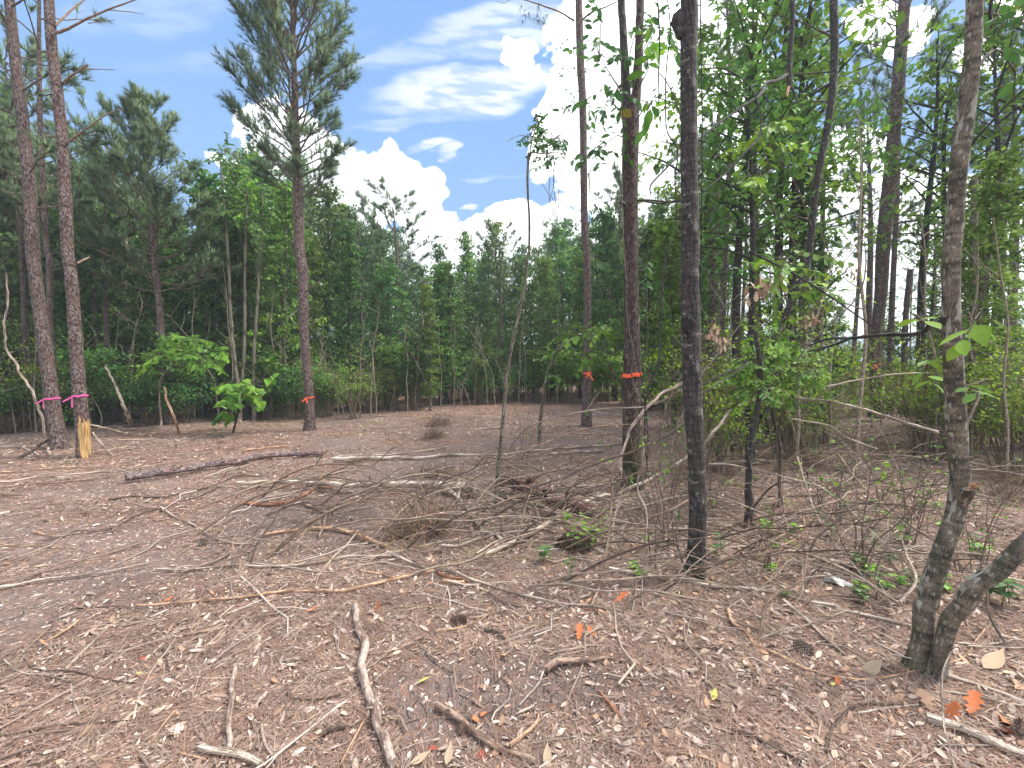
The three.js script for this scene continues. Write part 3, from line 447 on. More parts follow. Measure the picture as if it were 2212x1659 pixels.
for (const [l, d1] of [[T1([[365, 210, 26], [430, 190, 24], [520, 145, 20], [700, 60, 15], [870, 0, 10], [1000, -60, 5]]), 6.6], [T1([[360, 165, 22], [410, 110, 20], [470, 55, 17], [540, 0, 14], [640, -90, 6]]), 7.6], [T1([[400, 545, 22], [470, 480, 19], [520, 450, 17], [568, 418, 14]]), 7], [T1([[535, 448, 7], [640, 446, 6], [745, 451, 4]]), 7], [T1([[432, 922, 16], [490, 880, 15], [560, 830, 13], [690, 740, 10], [795, 703, 6]]), 6.8], [T1([[570, 150, 7], [640, 140, 6], [735, 128, 4]]), 6.8], [T1([[700, 65, 7], [820, 75, 6], [930, 92, 3]]), 6.7], [T1([[530, 430, 6], [545, 370, 5]]), 7], [U1([[500, 60, 16], [540, 38, 14], [578, 20, 8]]), 7.3]])
  addPart(t2, h2, 'limb', limbMB(l, d1 < 7.2 && d1 > 6.9 ? 7.2 : h2.d, d1, { col: [1.3, 1.05, .95] }), M.twig).userData.label = undefined;
const h1b = heroTrunk([...T1([[252, 0, 26], [256, 700, 36], [280, 1200, 42], [310, 1655, 46]]), ...U1([[315, 0, 45], [325, 450, 44], [350, 800, 48], [400, 1190, 56]])], { d: 9.6, extra: 2 });
const t1b = heroTree('pine_tree', 'thin pine stem half hidden between the two pink taped pines', 'pine tree', h1b, M.pine);
for (const [t, tr, s] of [[t1, h1, 3], [t1b, h1b, 9]]) { // foliage at far left, high up
  srand(40 + s); const k = pineCrown(tr.pts, { cb: s === 3 ? .42 : .32, rad: 2.1, nL: s === 3 ? 20 : 26, prof: (q) => .35 + .65 * q, sub: 3, tn: 9, up: .3, nw: .008 }); addPart(t, tr, 'limbs', k.limbs, M.twig, 'stuff'); addPart(t, tr, 'crown', k.crown, M.needle, 'stuff');
}
tapes.push([h1, U1([[333, 935]])[0], 'pink', 'pink flagging tape tied round the far left leaning pine', -1, .028], [h2, U1([[516, 917]])[0], 'pink', 'pink flagging tape with loose end on the pine with stripped foot', -1, .03]);
// the tall pine left of the middle
srand(31);
const h3 = heroTrunk([...T1([[1882, -260, 8], [1885, 0, 24], [1900, 500, 36], [1910, 900, 50], [1925, 1300, 66], [1935, 1655, 70]]), ...U1([[1950, 100, 70], [1962, 500, 64], [1985, 800, 58], [2000, 1000, 60], [2000, 1140, 78]])], { extra: 1 });
const t3 = heroTree('pine_tree', 'tall full crowned pine left of the middle with orange tape on its trunk', 'pine tree', h3, M.pine);
{ const k = pineCrown(h3.pts, { cb: .46, rad: 2.0, nL: 104, prof: (q) => Math.min(1, .5 + 1.3 * Math.min(q, .4)) * (1 - .5 * Math.max(0, q - .6) / .4), sub: 17, tn: 12, nlen: .17, nw: .0052, up: .72, tufts: 2, limbR: .02 }, true);
  k.limbs.forEach((g) => addPart(t3, h3, 'limb', g, M.twig)); addPart(t3, h3, 'crown', k.crown, M.needle, 'stuff'); }
for (const l of [U1([[1975, 240, 12], [2010, 210, 10], [2085, 160, 5]]), U1([[1990, 470, 12], [2030, 440, 10], [2060, 420, 5]]), U1([[1925, 350, 10], [1890, 390, 8], [1860, 405, 4]])]) addPart(t3, h3, 'limb', limbMB(l, h3.d, h3.d - .4), M.twig);
tapes.push([h3, U1([[1997, 928]])[0], 'orange', 'orange flagging tape on the tall pine left of the middle', -.2, .03]);
// the shorter bushy pine
srand(33);
const h4 = heroTrunk([...T1([[905, 740, 6], [930, 900, 16], [955, 1200, 30], [985, 1550, 42]]), ...U1([[1000, 100, 42], [1030, 350, 46], [1050, 600, 45], [1066, 900, 44], [1086, 1092, 50]])], { extra: .15, d: 11.6 });
const t4 = heroTree('pine_tree', 'bushy shorter pine with a pointed crown behind the bright green sapling', 'pine tree', h4, M.pine);
{ const k = pineCrown(h4.pts, { cb: .42, rad: 1.95, nL: 76, prof: (q) => .95 * (1 - q) ** .75 + .2, sub: 13, tn: 11, nlen: .19, nw: .0075, up: .5, tufts: 2 }, true); k.limbs.forEach((g) => addPart(t4, h4, 'limb', g, M.twig)); addPart(t4, h4, 'crown', k.crown, M.needle, 'stuff'); }
const h4b = heroTrunk([...T1([[690, 960, 12], [735, 1150, 24], [790, 1300, 34], [805, 1600, 38]]), ...U1([[800, 100, 38], [815, 500, 38], [820, 1050, 40]])], { d: 15, extra: .3 });
const t4b = heroTree('pine_tree', 'pale trunked pine standing behind the bushy shorter pine', 'pine tree', h4b, M.wood);
{ srand(35); const k = pineCrown(h4b.pts, { cb: .5, rad: 2, nL: 26, prof: (q) => .6 + .4 * Math.sin(q * 3), sub: 4, tn: 9, nw: .01, up: .5 }); addPart(t4b, h4b, 'limbs', k.limbs, M.twig, 'stuff'); addPart(t4b, h4b, 'crown', k.crown, M.needle, 'stuff'); }
// slim pine right of the middle
srand(36);
const h5 = heroTrunk([...T2([[1538, 0, 44], [1550, 400, 48], [1565, 700, 46], [1570, 1100, 44], [1578, 1500, 46]]), ...U2([[1590, 0, 46], [1596, 400, 50], [1592, 768, 52], [1587, 1110, 64]])], { extra: 3 });
const t5 = heroTree('pine_tree', 'straight slim pine with knotted orange tape at the clearing edge, right of the middle', 'pine tree', h5, M.pine);
for (const l of [T2([[1510, 135, 16], [1420, 80, 13], [1300, 35, 11], [1190, 0, 8], [1080, -20, 5]]), T2([[1100, -10, 5], [1060, 20, 4], [1010, 8, 3]]), T2([[1560, 130, 16], [1620, 80, 13], [1700, 50, 11], [1790, 10, 8]]), T2([[1590, 1010, 9], [1640, 960, 7], [1700, 920, 5]]), T2([[1600, 1120, 10], [1608, 1180, 8], [1612, 1280, 7], [1625, 1360, 4]])]) addPart(t5, h5, 'limb', limbMB(l, h5.d, h5.d - .5), M.twig);
{ const li = new MB(), cr = new MB(); srand(37); for (let k = 0; k < 60; k++) { const p = at(...T2([[rr(1400, 1540), rr(150, 700)]])[0], h5.d + gauss() * .3); const q = p.clone().add(V(gauss() * .2, -rr(.2, .9), gauss() * .2)); li.tube([p, p.clone().lerp(q, .5).add(V(gauss() * .08, 0, gauss() * .08)), q], [.005, .004, .002], 3, { col: [.8, .72, .74], cap: false }); if (k % 2) leafCluster(cr, q, 5, .15, .07, GREEN.dark); }
  for (let k = 0; k < 16; k++) tuft(cr, at(...T2([[rr(1150, 1350), rr(20, 150)]])[0], h5.d - .4), V(gauss() * .4, -.6, gauss() * .4), 9, .22, .006, GREEN.pine);
  addPart(t5, h5, 'limbs', li, M.twig, 'stuff'); addPart(t5, h5, 'crown', cr, M.leaf, 'stuff'); }
tapes.push([h5, U2([[1592, 768]])[0], 'orange', 'knotted orange flagging tape on the straight slim pine at the clearing edge', .1, .035]);
// twin stemmed tree with vines
srand(38);
const h6 = heroTrunk([...T2([[1868, 640, 80], [1872, 800, 106], [1870, 1100, 96], [1875, 1655, 92]]), ...U2([[1875, 100, 92], [1880, 500, 102], [1882, 780, 112], [1876, 1100, 114], [1880, 1400, 112], [1880, 1510, 126]])], { extra: 0, d: 5.4, bump: ridge(.16, 3), colFn: (c, s, l) => { const m = sstep(1.35, .3, l + (n2(c * 3 + l * 4, s * 3 + 5) - .5) * .9); return [lerp(1, .75, m), lerp(1, 1.05, m), lerp(1, .5, m)]; } });
const t6 = heroTree('twin_stem_tree', 'mossy footed tree forking into two stems, wide orange tape, hung with vines', 'tree', h6, M.mossypine);
addPart(t6, h6, 'fork_stem', limbMB(T2([[1845, 760, 62], [1840, 600, 58], [1832, 400, 52], [1820, 150, 48], [1812, 0, 46], [1800, -200, 40]]), 5.4, 5.4, { seg: 16, tw: .5 }), M.dark);
addPart(t6, h6, 'fork_stem', limbMB(T2([[1893, 760, 62], [1908, 600, 56], [1922, 400, 54], [1930, 150, 52], [1934, 0, 50], [1940, -200, 44]]), 5.4, 5.5, { seg: 16, tw: .5 }), M.mossypine);
addPart(t6, h6, 'limb', limbMB(T2([[1830, 1320, 30], [1795, 1300, 26], [1780, 1340, 18], [1775, 1380, 8]]), 5.3, 5.1), M.dark);
addPart(t6, h6, 'limb', limbMB(T2([[1900, 1290, 16], [1990, 1290, 12], [2120, 1305, 10], [2212, 1300, 7]]), 5.4, 5), M.dark);
tapes.push([h6, U2([[1885, 780]])[0], 'orange', 'wide orange flagging tape round the twin stemmed vine hung tree', 9, .05]);
{ srand(39); const [li, cr] = sprays(h6, [[1295, 120, 45, 120, 5.6, 10], [1320, 210, 40, 70, 5.2, 8], [1300, 320, 50, 60, 5.8, 6], [1420, 60, 30, 60, 5, 4], [1390, 30, 40, 40, 5, 3], [1370, 560, 60, 90, 5.9, 5]], { leaf: .12, per: 9, pal: GREEN.dark, shape: OVAL, wid: [.2, .28], twigL: .5 });
  const [l2, c2] = sprays(h6, [[1408, 60, 12, 50, 5, 3], [1402, 150, 10, 60, 5, 3], [1400, 220, 8, 30, 5, 2], [1395, 300, 20, 40, 5, 2]], { leaf: .2, per: 3, pal: GREEN.bright, shape: OVAL, wid: [.2, .26], twigL: .18, droop: .6 });
  addPart(t6, h6, 'limbs', li, M.twig, 'stuff'); addPart(t6, h6, 'limbs', l2, M.twig, 'stuff'); addPart(t6, h6, 'crown', cr, M.leaf, 'stuff'); addPart(t6, h6, 'vine_leaves', c2, M.leaf, 'stuff');
  const fern = new MB(); for (let k = 0; k < 9; k++) { const p = at(...V1([[300 + k * 9, 935 - Math.abs(k - 5) * 2]])[0], 5.25); fern.leaf(p.x, p.y, p.z, -.3 + gauss() * .4, .9, .5, 0, .2, 1, .1, .02, tint([[.36, .27, .05], [.42, .33, .07]], .2), OVAL, .3, .1); } addPart(t6, h6, 'dry_sprig', fern, M.leaf); }
// the dark straight trunk in front
srand(41);
const mossy = (lim, str = 1) => (c, s, l) => { const m = str * sstep(lim, lim * .2, l + (n2(c * 3 + l * 5, s * 3 + 5) - .5) * lim * .9); return [lerp(1, .7, m), lerp(1, 1.0, m), lerp(1, .45, m)]; };
const h7 = heroTrunk([...T3([[55, 0, 104], [58, 110, 104], [52, 300, 104], [55, 1000, 110], [62, 1655, 116]]), ...U3([[60, 100, 116], [65, 430, 124], [75, 900, 126], [100, 1300, 116], [110, 1655, 114]]), ...C([[112, 200, 114], [106, 500, 114], [84, 790, 132]])], { step: .03, seg: 28, extra: 2.5, bump: ridge(.12, 7), colFn: mossy(.34) });
const t7 = heroTree('hardwood_tree', 'dark barked straight tree nearest the middle right, black scar halfway up', 'tree', h7, M.dark);
{ const mb = new MB(), c = at(...U3([[45, 470]])[0], h7.d - .075), pts = []; for (let k = 0; k < 9; k++) pts.push(c.clone().add(V(.012 * Math.sin(k), .075 - k * .018, -.004 * (k - 4) ** 2 * .12))); mb.tube(pts, [.008, .026, .036, .034, .026, .024, .02, .014, .004], 12, { col: [.35, .3, .28], bump: ridge(.35, 30) }); addPart(t7, h7, 'knot', mb, M.dark);
  const k2 = new MB(), c2 = at(...V1([[760, 190]])[0], h7.d); k2.tube([c2.clone().add(V(0, .1, 0)), c2.clone().add(V(-.012, .05, .01)), c2.clone().add(V(-.02, 0, .01)), c2.clone().add(V(0, -.1, 0))], [.01, .04, .045, .02], 12, { bump: ridge(.3, 20) }); addPart(t7, h7, 'knot', k2, M.dark); }
// leaning dark tree
srand(42);
const h8 = heroTrunk([...T3([[985, 0, 56], [992, 300, 52], [985, 500, 50], [965, 700, 48], [930, 900, 46], [898, 1060, 44], [862, 1300, 46], [850, 1450, 46], [825, 1655, 44]]), ...U3([[828, 0, 44], [790, 130, 44], [730, 270, 44], [660, 440, 46], [600, 640, 46], [560, 850, 48], [545, 1010, 52]])], { d: 6.2, extra: 2 });
const t8 = heroTree('hardwood_tree', 'dark curved leaning tree rising out of the bright green oak sapling', 'tree', h8, M.dark);
{ const [li, cr] = sprays(h8, [[1630, 60, 80, 80, 7.2, 20], [1730, 110, 50, 110, 7.4, 16], [1570, 190, 90, 70, 7, 14], [1690, 250, 70, 80, 7.3, 14], [1500, 330, 70, 60, 6.8, 8], [1850, 300, 50, 90, 7.4, 12], [1530, 60, 70, 60, 6.4, 10], [1640, 380, 80, 60, 7.2, 12], [1870, 180, 50, 80, 7.2, 9], [1590, 480, 80, 60, 7.2, 9]], { leaf: .125, per: 11, pal: GREEN.mid });
  const [l2, c2] = sprays(h8, [[1645, 290, 32, 34, 4.8, 9], [1620, 390, 30, 24, 4.8, 5], [1695, 560, 50, 50, 5, 8], [1740, 620, 40, 60, 5, 6]], { leaf: .12, per: 12, pal: GREEN.yellow });
  addPart(t8, h8, 'limbs', li, M.twig, 'stuff'); addPart(t8, h8, 'crown', cr, M.leaf, 'stuff'); addPart(t8, h8, 'limbs', l2, M.twig, 'stuff'); addPart(t8, h8, 'crown', c2, M.leaf, 'stuff'); }
// taped pine in the right wood
srand(43);
const h9 = heroTrunk([...T3([[1445, 0, 78], [1420, 300, 84], [1390, 700, 86], [1350, 1100, 88], [1322, 1400, 94]]), ...U3([[1302, 0, 94], [1290, 250, 88], [1255, 600, 72], [1258, 900, 76], [1258, 1030, 84]])], { d: 12.2, extra: 3 });
const t9 = heroTree('pine_tree', 'thick pine leaning right in the right wood with orange tape on its trunk', 'pine tree', h9, M.pine);
{ const k = pineCrown(h9.pts, { cb: .6, rad: 2.6, nL: 26, prof: (q) => .5 + .5 * q, sub: 3, tn: 9, nw: .009 }); addPart(t9, h9, 'limbs', k.limbs, M.twig, 'stuff'); addPart(t9, h9, 'crown', k.crown, M.needle, 'stuff'); }
tapes.push([h9, U3([[1258, 712]])[0], 'orange', 'orange flagging tape on the thick leaning pine in the right wood', -.6, .04]);
// near forked tree at right
srand(44);
const h10 = heroTrunk([...T3([[1895, 0, 112], [1885, 300, 112], [1852, 600, 118], [1812, 900, 130], [1780, 1200, 122], [1762, 1500, 122]]), ...U3([[1745, 0, 126], [1745, 400, 128], [1757, 700, 136], [1772, 1000, 150], [1798, 1400, 142]]), ...C([[1802, 40, 142], [1800, 180, 150], [1760, 400, 146], [1690, 600, 152], [1622, 800, 160], [1580, 960, 160]]), ...G([[1572, 50, 158], [1560, 250, 160], [1530, 400, 160], [1512, 470, 180]])], { step: .02, seg: 32, extra: 2, bump: ridge(.1, 9), colFn: mossy(.22, .9) });
const t10 = heroTree('forked_tree', 'grey barked forked tree at near right with pale lichen and a broken stub', 'tree', h10, M.grey);
addPart(t10, h10, 'fork_stem', limbMB([...G([[1640, 540, 150], [1665, 350, 140], [1745, 150, 148]]), ...C([[1800, 970, 150], [1905, 830, 150], [2050, 720, 142], [2212, 570, 135], [2420, 330, 120], [2600, 0, 105]])], h10.d - .05, h10.d - .3, { seg: 28, tw: .5, step: .02 }), M.grey);
{ const mb = limbMB(C([[1795, 330, 90], [1830, 260, 96], [1858, 208, 88]]), h10.d, h10.d - .09, { seg: 18, step: .012 }); addPart(t10, h10, 'broken_stub', mb, M.grey); const m2 = new MB(), c = at(...C([[1860, 200]])[0], h10.d - .095), ax = V(.5, .55, .67).normalize(); for (let k = 0; k < 26; k++) { const a = R() * 6.3, q = Math.sqrt(R()) * .024; m2.leaf(c.x + Math.cos(a) * q, c.y + Math.sin(a) * q * .8, c.z + Math.sin(a) * q * .3, ax.x + gauss() * .25, ax.y + gauss() * .25, ax.z + gauss() * .25, gauss(), gauss(), 1, rr(.01, .03), .005, tint([[.36, .18, .09], [.42, .25, .14], [.2, .1, .06]], .3)); } addPart(t10, h10, 'splintered_wood', m2, M.dry); }
for (const [l, a, b] of [[U3([[1690, 425, 40], [1600, 470, 30], [1500, 512, 26], [1300, 522, 24], [1100, 547, 20], [960, 547, 15], [820, 592, 8]]), h10.d, 3.4], [U3([[1090, 548, 16], [1040, 565, 16], [950, 597, 14], [815, 632, 7]]), 2.9, 3.4], [U3([[1500, 512, 18], [1450, 580, 14], [1415, 625, 8]]), 2.4, 2.4], [T3([[1815, 1010, 18], [1900, 900, 16], [2000, 790, 14], [2110, 670, 13], [2212, 580, 11], [2400, 420, 6]]), h10.d, 2], [T3([[2000, 160, 24], [1990, 60, 26], [2020, -60, 26]]), 2.3, 2.3]]) addPart(t10, h10, 'limb', limbMB(l, a, b, { seg: 8, step: .03 }), M.dark);
{ const [li, cr] = sprays(h10, [[2140, 60, 30, 40, 2.6, 3], [2190, 150, 30, 60, 2.6, 3], [2200, 40, 40, 40, 2.4, 2]], { leaf: .1, per: 6, pal: GREEN.dark, shape: OVAL, wid: [.22, .3], twigL: .25 });
  const [l2, c2] = sprays(h10, [[2010, 700, 20, 16, 2.3, 1], [2105, 690, 16, 24, 2.3, 2], [2000, 800, 10, 30, 2.4, 2], [2090, 840, 20, 20, 2.5, 1]], { leaf: .1, per: 4, pal: GREEN.yellow, shape: OVAL, wid: [.22, .3], twigL: .12 });
  addPart(t10, h10, 'limbs', li, M.twig, 'stuff'); addPart(t10, h10, 'crown', cr, M.leaf, 'stuff'); addPart(t10, h10, 'limbs', l2, M.twig, 'stuff'); addPart(t10, h10, 'crown', c2, M.leaf, 'stuff'); }
// tapes
for (const [tr, [px, py], colour, label, side, hgt] of tapes) {
  const p0 = at(px, py, tr.d), [p, r] = atHeight(tr, p0.y), t = thing('flagging_tape', label, 'flagging tape', [p.x, p0.y, p.z], 0);
  const m = M[colour] ??= new THREE.MeshStandardMaterial({ color: colour === 'pink' ? new THREE.Color(.86, .10, .36) : new THREE.Color(.95, .12, .035), roughness: .45, side: THREE.DoubleSide }); m.name = colour + '_tape';
  const q = r * 1.09 + .004, g = new THREE.LatheGeometry([[q, -hgt / 2], [q + .003, -hgt / 2], [q + .005, 0], [q + .003, hgt / 2], [q, hgt / 2], [q, -hgt / 2]].map((a) => new THREE.Vector2(...a)), 28); const pos = g.attributes.position; for (let k = 0; k < pos.count; k++) { const x = pos.getX(k), z = pos.getZ(k); pos.setY(k, pos.getY(k) + x * .12 + .006 * Math.sin(Math.atan2(z, x) * 5)); } g.computeVertexNormals(); part('band', g, m, t);
  if (side < 5) { const mb = new MB(), kx = side * q, kz = Math.sqrt(Math.max(.0001, q * q - kx * kx)) + .012, kn = new THREE.IcosahedronGeometry(.014, 2); kn.translate(kx, 0, kz); part('knot', kn, m, t); for (const s of [-1, 1]) mb.leaf(kx, 0, kz, s * .5 + side * .4, -.8, .3, .1, .2, 1, hgt * rr(4, 7), hgt * .5, [1, 1, 1], [.6, 1, .9, 1, .8], .2 * s, .15); part('tail', mb.geo(), m, t); }
}

// ------------------------------------------------------------------ other measured small trees
srand(501);
function slim(name, label, cat, list, d0, d1, bark, opt = {}) { // a thin tree or stem traced in pixels, foot last
  const l = [...list].reverse(), n = l.length, b = l[0]; d0 = d0 ?? -gp(b[0], b[1]).z; const tr = { base: null, pts: [], rad: [] };
  const mb = limbMB(l, d0, d1 ?? d0, { seg: opt.seg ?? 9, step: opt.step ?? .08, col: opt.col ?? [1, 1, 1], tw: .3 }); const p = at(b[0], b[1], d0); tr.base = V(p.x, groundH(p.x, p.z), p.z); tr.d = d0;
  for (let k = 0; k < n; k++) { const f = k / (n - 1); tr.pts.push(at(l[k][0], l[k][1], lerp(d0, d1 ?? d0, f))); tr.rad.push(trueR(l, k, d0)); }
  if (p.y > tr.base.y - .02) { mb.tube([V(p.x, p.y + .03, p.z), V(p.x, tr.base.y - .05, p.z)], [tr.rad[0], tr.rad[0] * 1.1], 9, {}); }
  const t = thing(name, label, cat, [tr.base.x, tr.base.y, tr.base.z], 0, opt.group); part('trunk', footed(mb.geo(), tr.base), bark, t); return [t, tr];
}
{ // leaning snapped sapling with a leafy broken top
  const [t, tr] = slim('sapling', 'tall thin leaning sapling with a snapped leafy top, alone in the clearing', 'sapling', [...T2([[1215, 985, 14], [1205, 1200, 15], [1220, 1400, 15], [1216, 1655, 16]]), ...U2([[1214, 0, 16], [1190, 200, 18], [1130, 480, 20], [1080, 730, 22], [1058, 950, 23], [1038, 1200, 24], [1020, 1350, 25], [1004, 1620, 28]])], null, null, M.grey);
  for (const l of [T2([[1215, 1000, 12], [1225, 985, 11], [1290, 990, 10], [1380, 985, 8], [1470, 990, 4]]), T2([[1225, 985, 8], [1235, 900, 7], [1260, 820, 6], [1280, 735, 3]]), T2([[1222, 1110, 7], [1260, 1020, 6], [1300, 930, 4]]), T2([[1175, 872, 5], [1130, 882, 4], [1072, 915, 3]]), T2([[1235, 900, 5], [1205, 880, 4], [1175, 872, 4]]), T2([[1290, 990, 6], [1360, 900, 5], [1450, 900, 3]])]) addPart(t, tr, 'limb', limbMB(l, tr.d, tr.d - .1, { seg: 5 }), M.twig);
  const [li, cr] = sprays(tr, [...T2([[1280, 790]]), ...T2([[1310, 860]]), ...T2([[1230, 870]]), ...T2([[1380, 900]]), ...T2([[1420, 930]]), ...T2([[1320, 1020]]), ...T2([[1270, 930]])].map(([x, y], k) => [x, y, 17, 13, tr.d - .05, 5]), { leaf: .055, per: 12, pal: GREEN.dark, shape: OVAL, wid: [.22, .3], twigL: .14, join: false, col: [.4, .36, .33] });
  addPart(t, tr, 'twigs', li, M.twig, 'stuff'); addPart(t, tr, 'crown', cr, M.leaf, 'stuff');
  const hang = new MB(); for (let k = 0; k < 7; k++) { const m = limbMB(T2([[1370 + gauss() * 30, 1000, 4], [1390 + gauss() * 60, 1180 + gauss() * 60, 4], [1350 + gauss() * 70, 1450, 3], [1290 + gauss() * 60, 1600 + gauss() * 60, 2]]), tr.d, tr.d + .2, { seg: 4 }); for (const q of ['p', 'n', 'u', 'c']) hang[q].push(...m[q]); const o = hang.p.length / 3 - m.p.length / 3; for (const q of m.i) hang.i.push(q + o); } addPart(t, tr, 'hanging_vines', hang, M.twig, 'stuff');
}
{ // sapling bent over in a hoop
  const [t, tr] = slim('sapling', 'sapling bent over in a hoop with drooping leafy tip, left of the slim taped pine', 'sapling', U2([[1760, 620, 4], [1690, 548, 7], [1600, 516, 10], [1520, 530, 13], [1430, 600, 15], [1362, 700, 17], [1320, 830, 18], [1300, 980, 19], [1283, 1150, 22]]), 8.6, 8.2, M.grey);
  const [li, cr] = sprays(tr, [[1240, 720, 60, 30, 8.2, 16], [1310, 715, 40, 22, 8.1, 14], [1190, 765, 18, 20, 8.3, 6], [1330, 760, 30, 34, 8.1, 10], [1270, 765, 36, 20, 8.2, 10], [1205, 820, 18, 20, 8.4, 5]], { leaf: .11, per: 9, pal: GREEN.yellow, shape: OVAL, wid: [.26, .36], twigL: .28, join: false }); addPart(t, tr, 'twigs', li, M.twig, 'stuff'); addPart(t, tr, 'crown', cr, M.leaf, 'stuff');
}
{ // small mossy trunk
  const [t, tr] = slim('sapling', 'short mossy barked stem right of the dark straight tree', 'sapling', [...U3([[480, 500, 30], [520, 800, 36], [490, 1000, 40], [455, 1200, 44], [440, 1400, 46], [438, 1650, 48]]), ...C([[438, 220, 50], [436, 480, 62]])], 4.05, null, M.dark, { seg: 16, step: .04 });
}
for (const [list, d, w, label] of [
  [[[195, -300, 30], [200, 0, 38], [207, 400, 44], [195, 800, 40], [190, 1110, 38]], 10.4, 1, 'thin straight stem just right of the dark straight tree'],
  [[[1890, -500, 44], [1890, 0, 50], [1890, 400, 56], [1880, 750, 58], [1870, 960, 62]], 8.2, 1, 'grey trunk behind the right side of the near forked tree'],
  [[[1985, -700, 40], [1975, -100, 48], [1960, 250, 56], [1935, 600, 60], [1930, 830, 66]], 11, 1, 'dark trunk in the shade right of the near forked tree'],
  [[[2090, -700, 40], [2080, -100, 44], [2060, 300, 50], [2040, 600, 56], [2030, 860, 60]], 12, 1, 'brown trunk behind the light bush at the right edge'],
  [[[920, -500, 30], [910, 0, 36], [905, 300, 36], [900, 700, 38], [905, 920, 40]], 11.5, 1, 'slim trunk between the leaning dark tree and the taped right pine'],
  [[[1480, 100, 40], [1450, 400, 42], [1440, 760, 44], [1440, 930, 48]], 14, 1, 'short brown trunk in the wood right of the taped right pine'],
  [[[245, -900, 26], [230, -300, 34], [225, 300, 38], [215, 850, 40]], 14, 1, 'thin pole pine deep in the wood behind the dark straight tree']]) slim('slim_tree', label, 'tree', U3(list), d, null, d > 10 ? M.pine : M.grey, { seg: 9 });
{ // three stemmed clump
  const foot = U3([[822, 1290]])[0], b0 = gp(...foot), t = thing('stem_clump', 'clump of three mossy stems from one foot in the right wood', 'tree', [b0.x, b0.y, b0.z], 0), tr = { base: b0 };
  for (const l of [[[815, 1300, 62], [795, 1130, 48], [785, 950, 44], [800, 600, 42], [810, 300, 40], [830, -100, 34], [860, -500, 26]], [[828, 1300, 58], [822, 1150, 44], [812, 1000, 40], [790, 700, 36], [770, 300, 30]], [[835, 1300, 56], [862, 1200, 46], [880, 1060, 46], [882, 900, 40], [900, 500, 34], [930, 100, 28]]]) addPart(t, tr, 'stem', limbMB(U3(l), -b0.z, -b0.z + .1, { seg: 12, tw: .4, col: [.85, .95, .7] }), M.grey);
}
{ const b0 = gp(...U1([[1570, 880]])[0]); const labels = ['pale slim stem leaning left at the wood edge, left of the tall pine', 'pale curved slim stem at the wood edge, middle of three', 'straight pale slim stem at the wood edge, nearest the tall pine'];
  [[[1420, -600, 10], [1470, 0, 18], [1485, 350, 22], [1505, 600, 24], [1530, 800, 26], [1540, 880, 28]], [[1600, -500, 10], [1580, 0, 16], [1580, 400, 20], [1576, 600, 22], [1560, 820, 24], [1548, 890, 26]], [[1690, -400, 10], [1665, 200, 18], [1655, 400, 20], [1640, 600, 22], [1636, 820, 24], [1636, 900, 26]]].forEach((l, k) => { const [t, tr] = slim('slim_tree', labels[k], 'tree', U1(l), 12.4 + k * .2, null, M.wood, { seg: 8, col: [.5, .53, .46] }), [x, y] = U1(l)[0], [li, cr] = sprays(tr, [[x, y - 10, 26, 40, tr.d, 12], [x + 22, y + 40, 24, 30, tr.d + .2, 9], [x - 18, y + 70, 24, 30, tr.d, 9], [x + 10, y + 120, 26, 30, tr.d + .2, 7]], { leaf: .12, per: 13, pal: k === 1 ? GREEN.bright : GREEN.mid, shape: OVAL, twigL: .35 }); addPart(t, tr, 'limbs', li, M.twig, 'stuff'); addPart(t, tr, 'crown', cr, M.leaf, 'stuff'); }); }
{ // bright green sapling and the broad leaved one beside it
  const b0 = gp(...U1([[1075, 1090]])[0]), sx = at(...U1([[1090, 1100]])[0], 10.2); let t, tr;
  [t, tr] = slim('sapling', 'bright green flat topped sapling at the left wood edge', 'sapling', U1([[1180, 560, 6], [1130, 700, 12], [1040, 800, 14], [1030, 950, 15], [1040, 1080, 16]]), 10.6, null, M.wood, { seg: 6, col: [.6, .55, .5] });
  let [li, cr] = sprays(tr, [[330, 775, 40, 22, 10.4, 14], [380, 760, 45, 22, 10.4, 16], [420, 740, 34, 30, 10.5, 12], [370, 725, 26, 14, 10.6, 8], [420, 775, 34, 24, 10.4, 12], [310, 790, 18, 12, 10.3, 6], [445, 785, 26, 16, 10.5, 8]], { leaf: .13, per: 12, pal: GREEN.bright, shape: OAK, twigL: .3 }); addPart(t, tr, 'limbs', li, M.twig, 'stuff'); addPart(t, tr, 'crown', cr, M.leaf, 'stuff');
  [t, tr] = slim('sapling', 'round leaved bright sapling bending at the left wood edge', 'sapling', U1([[1800, 740, 5], [1690, 830, 8], [1560, 960, 12], [1525, 1060, 15], [1500, 1170, 18]]), 10, null, M.dark, { seg: 6 });
  [li, cr] = sprays(tr, [[500, 850, 22, 30, 9.9, 10], [470, 835, 26, 10, 9.8, 7], [530, 840, 22, 30, 10, 10], [560, 850, 26, 30, 10.1, 9], [490, 885, 20, 18, 9.9, 7], [480, 757, 14, 9, 9.8, 5], [590, 800, 16, 30, 10.2, 5]], { leaf: .15, per: 8, pal: GREEN.bright, shape: HEART, wid: [.42, .5], twigL: .25 }); addPart(t, tr, 'limbs', li, M.twig, 'stuff'); addPart(t, tr, 'crown', cr, M.leaf, 'stuff');
}
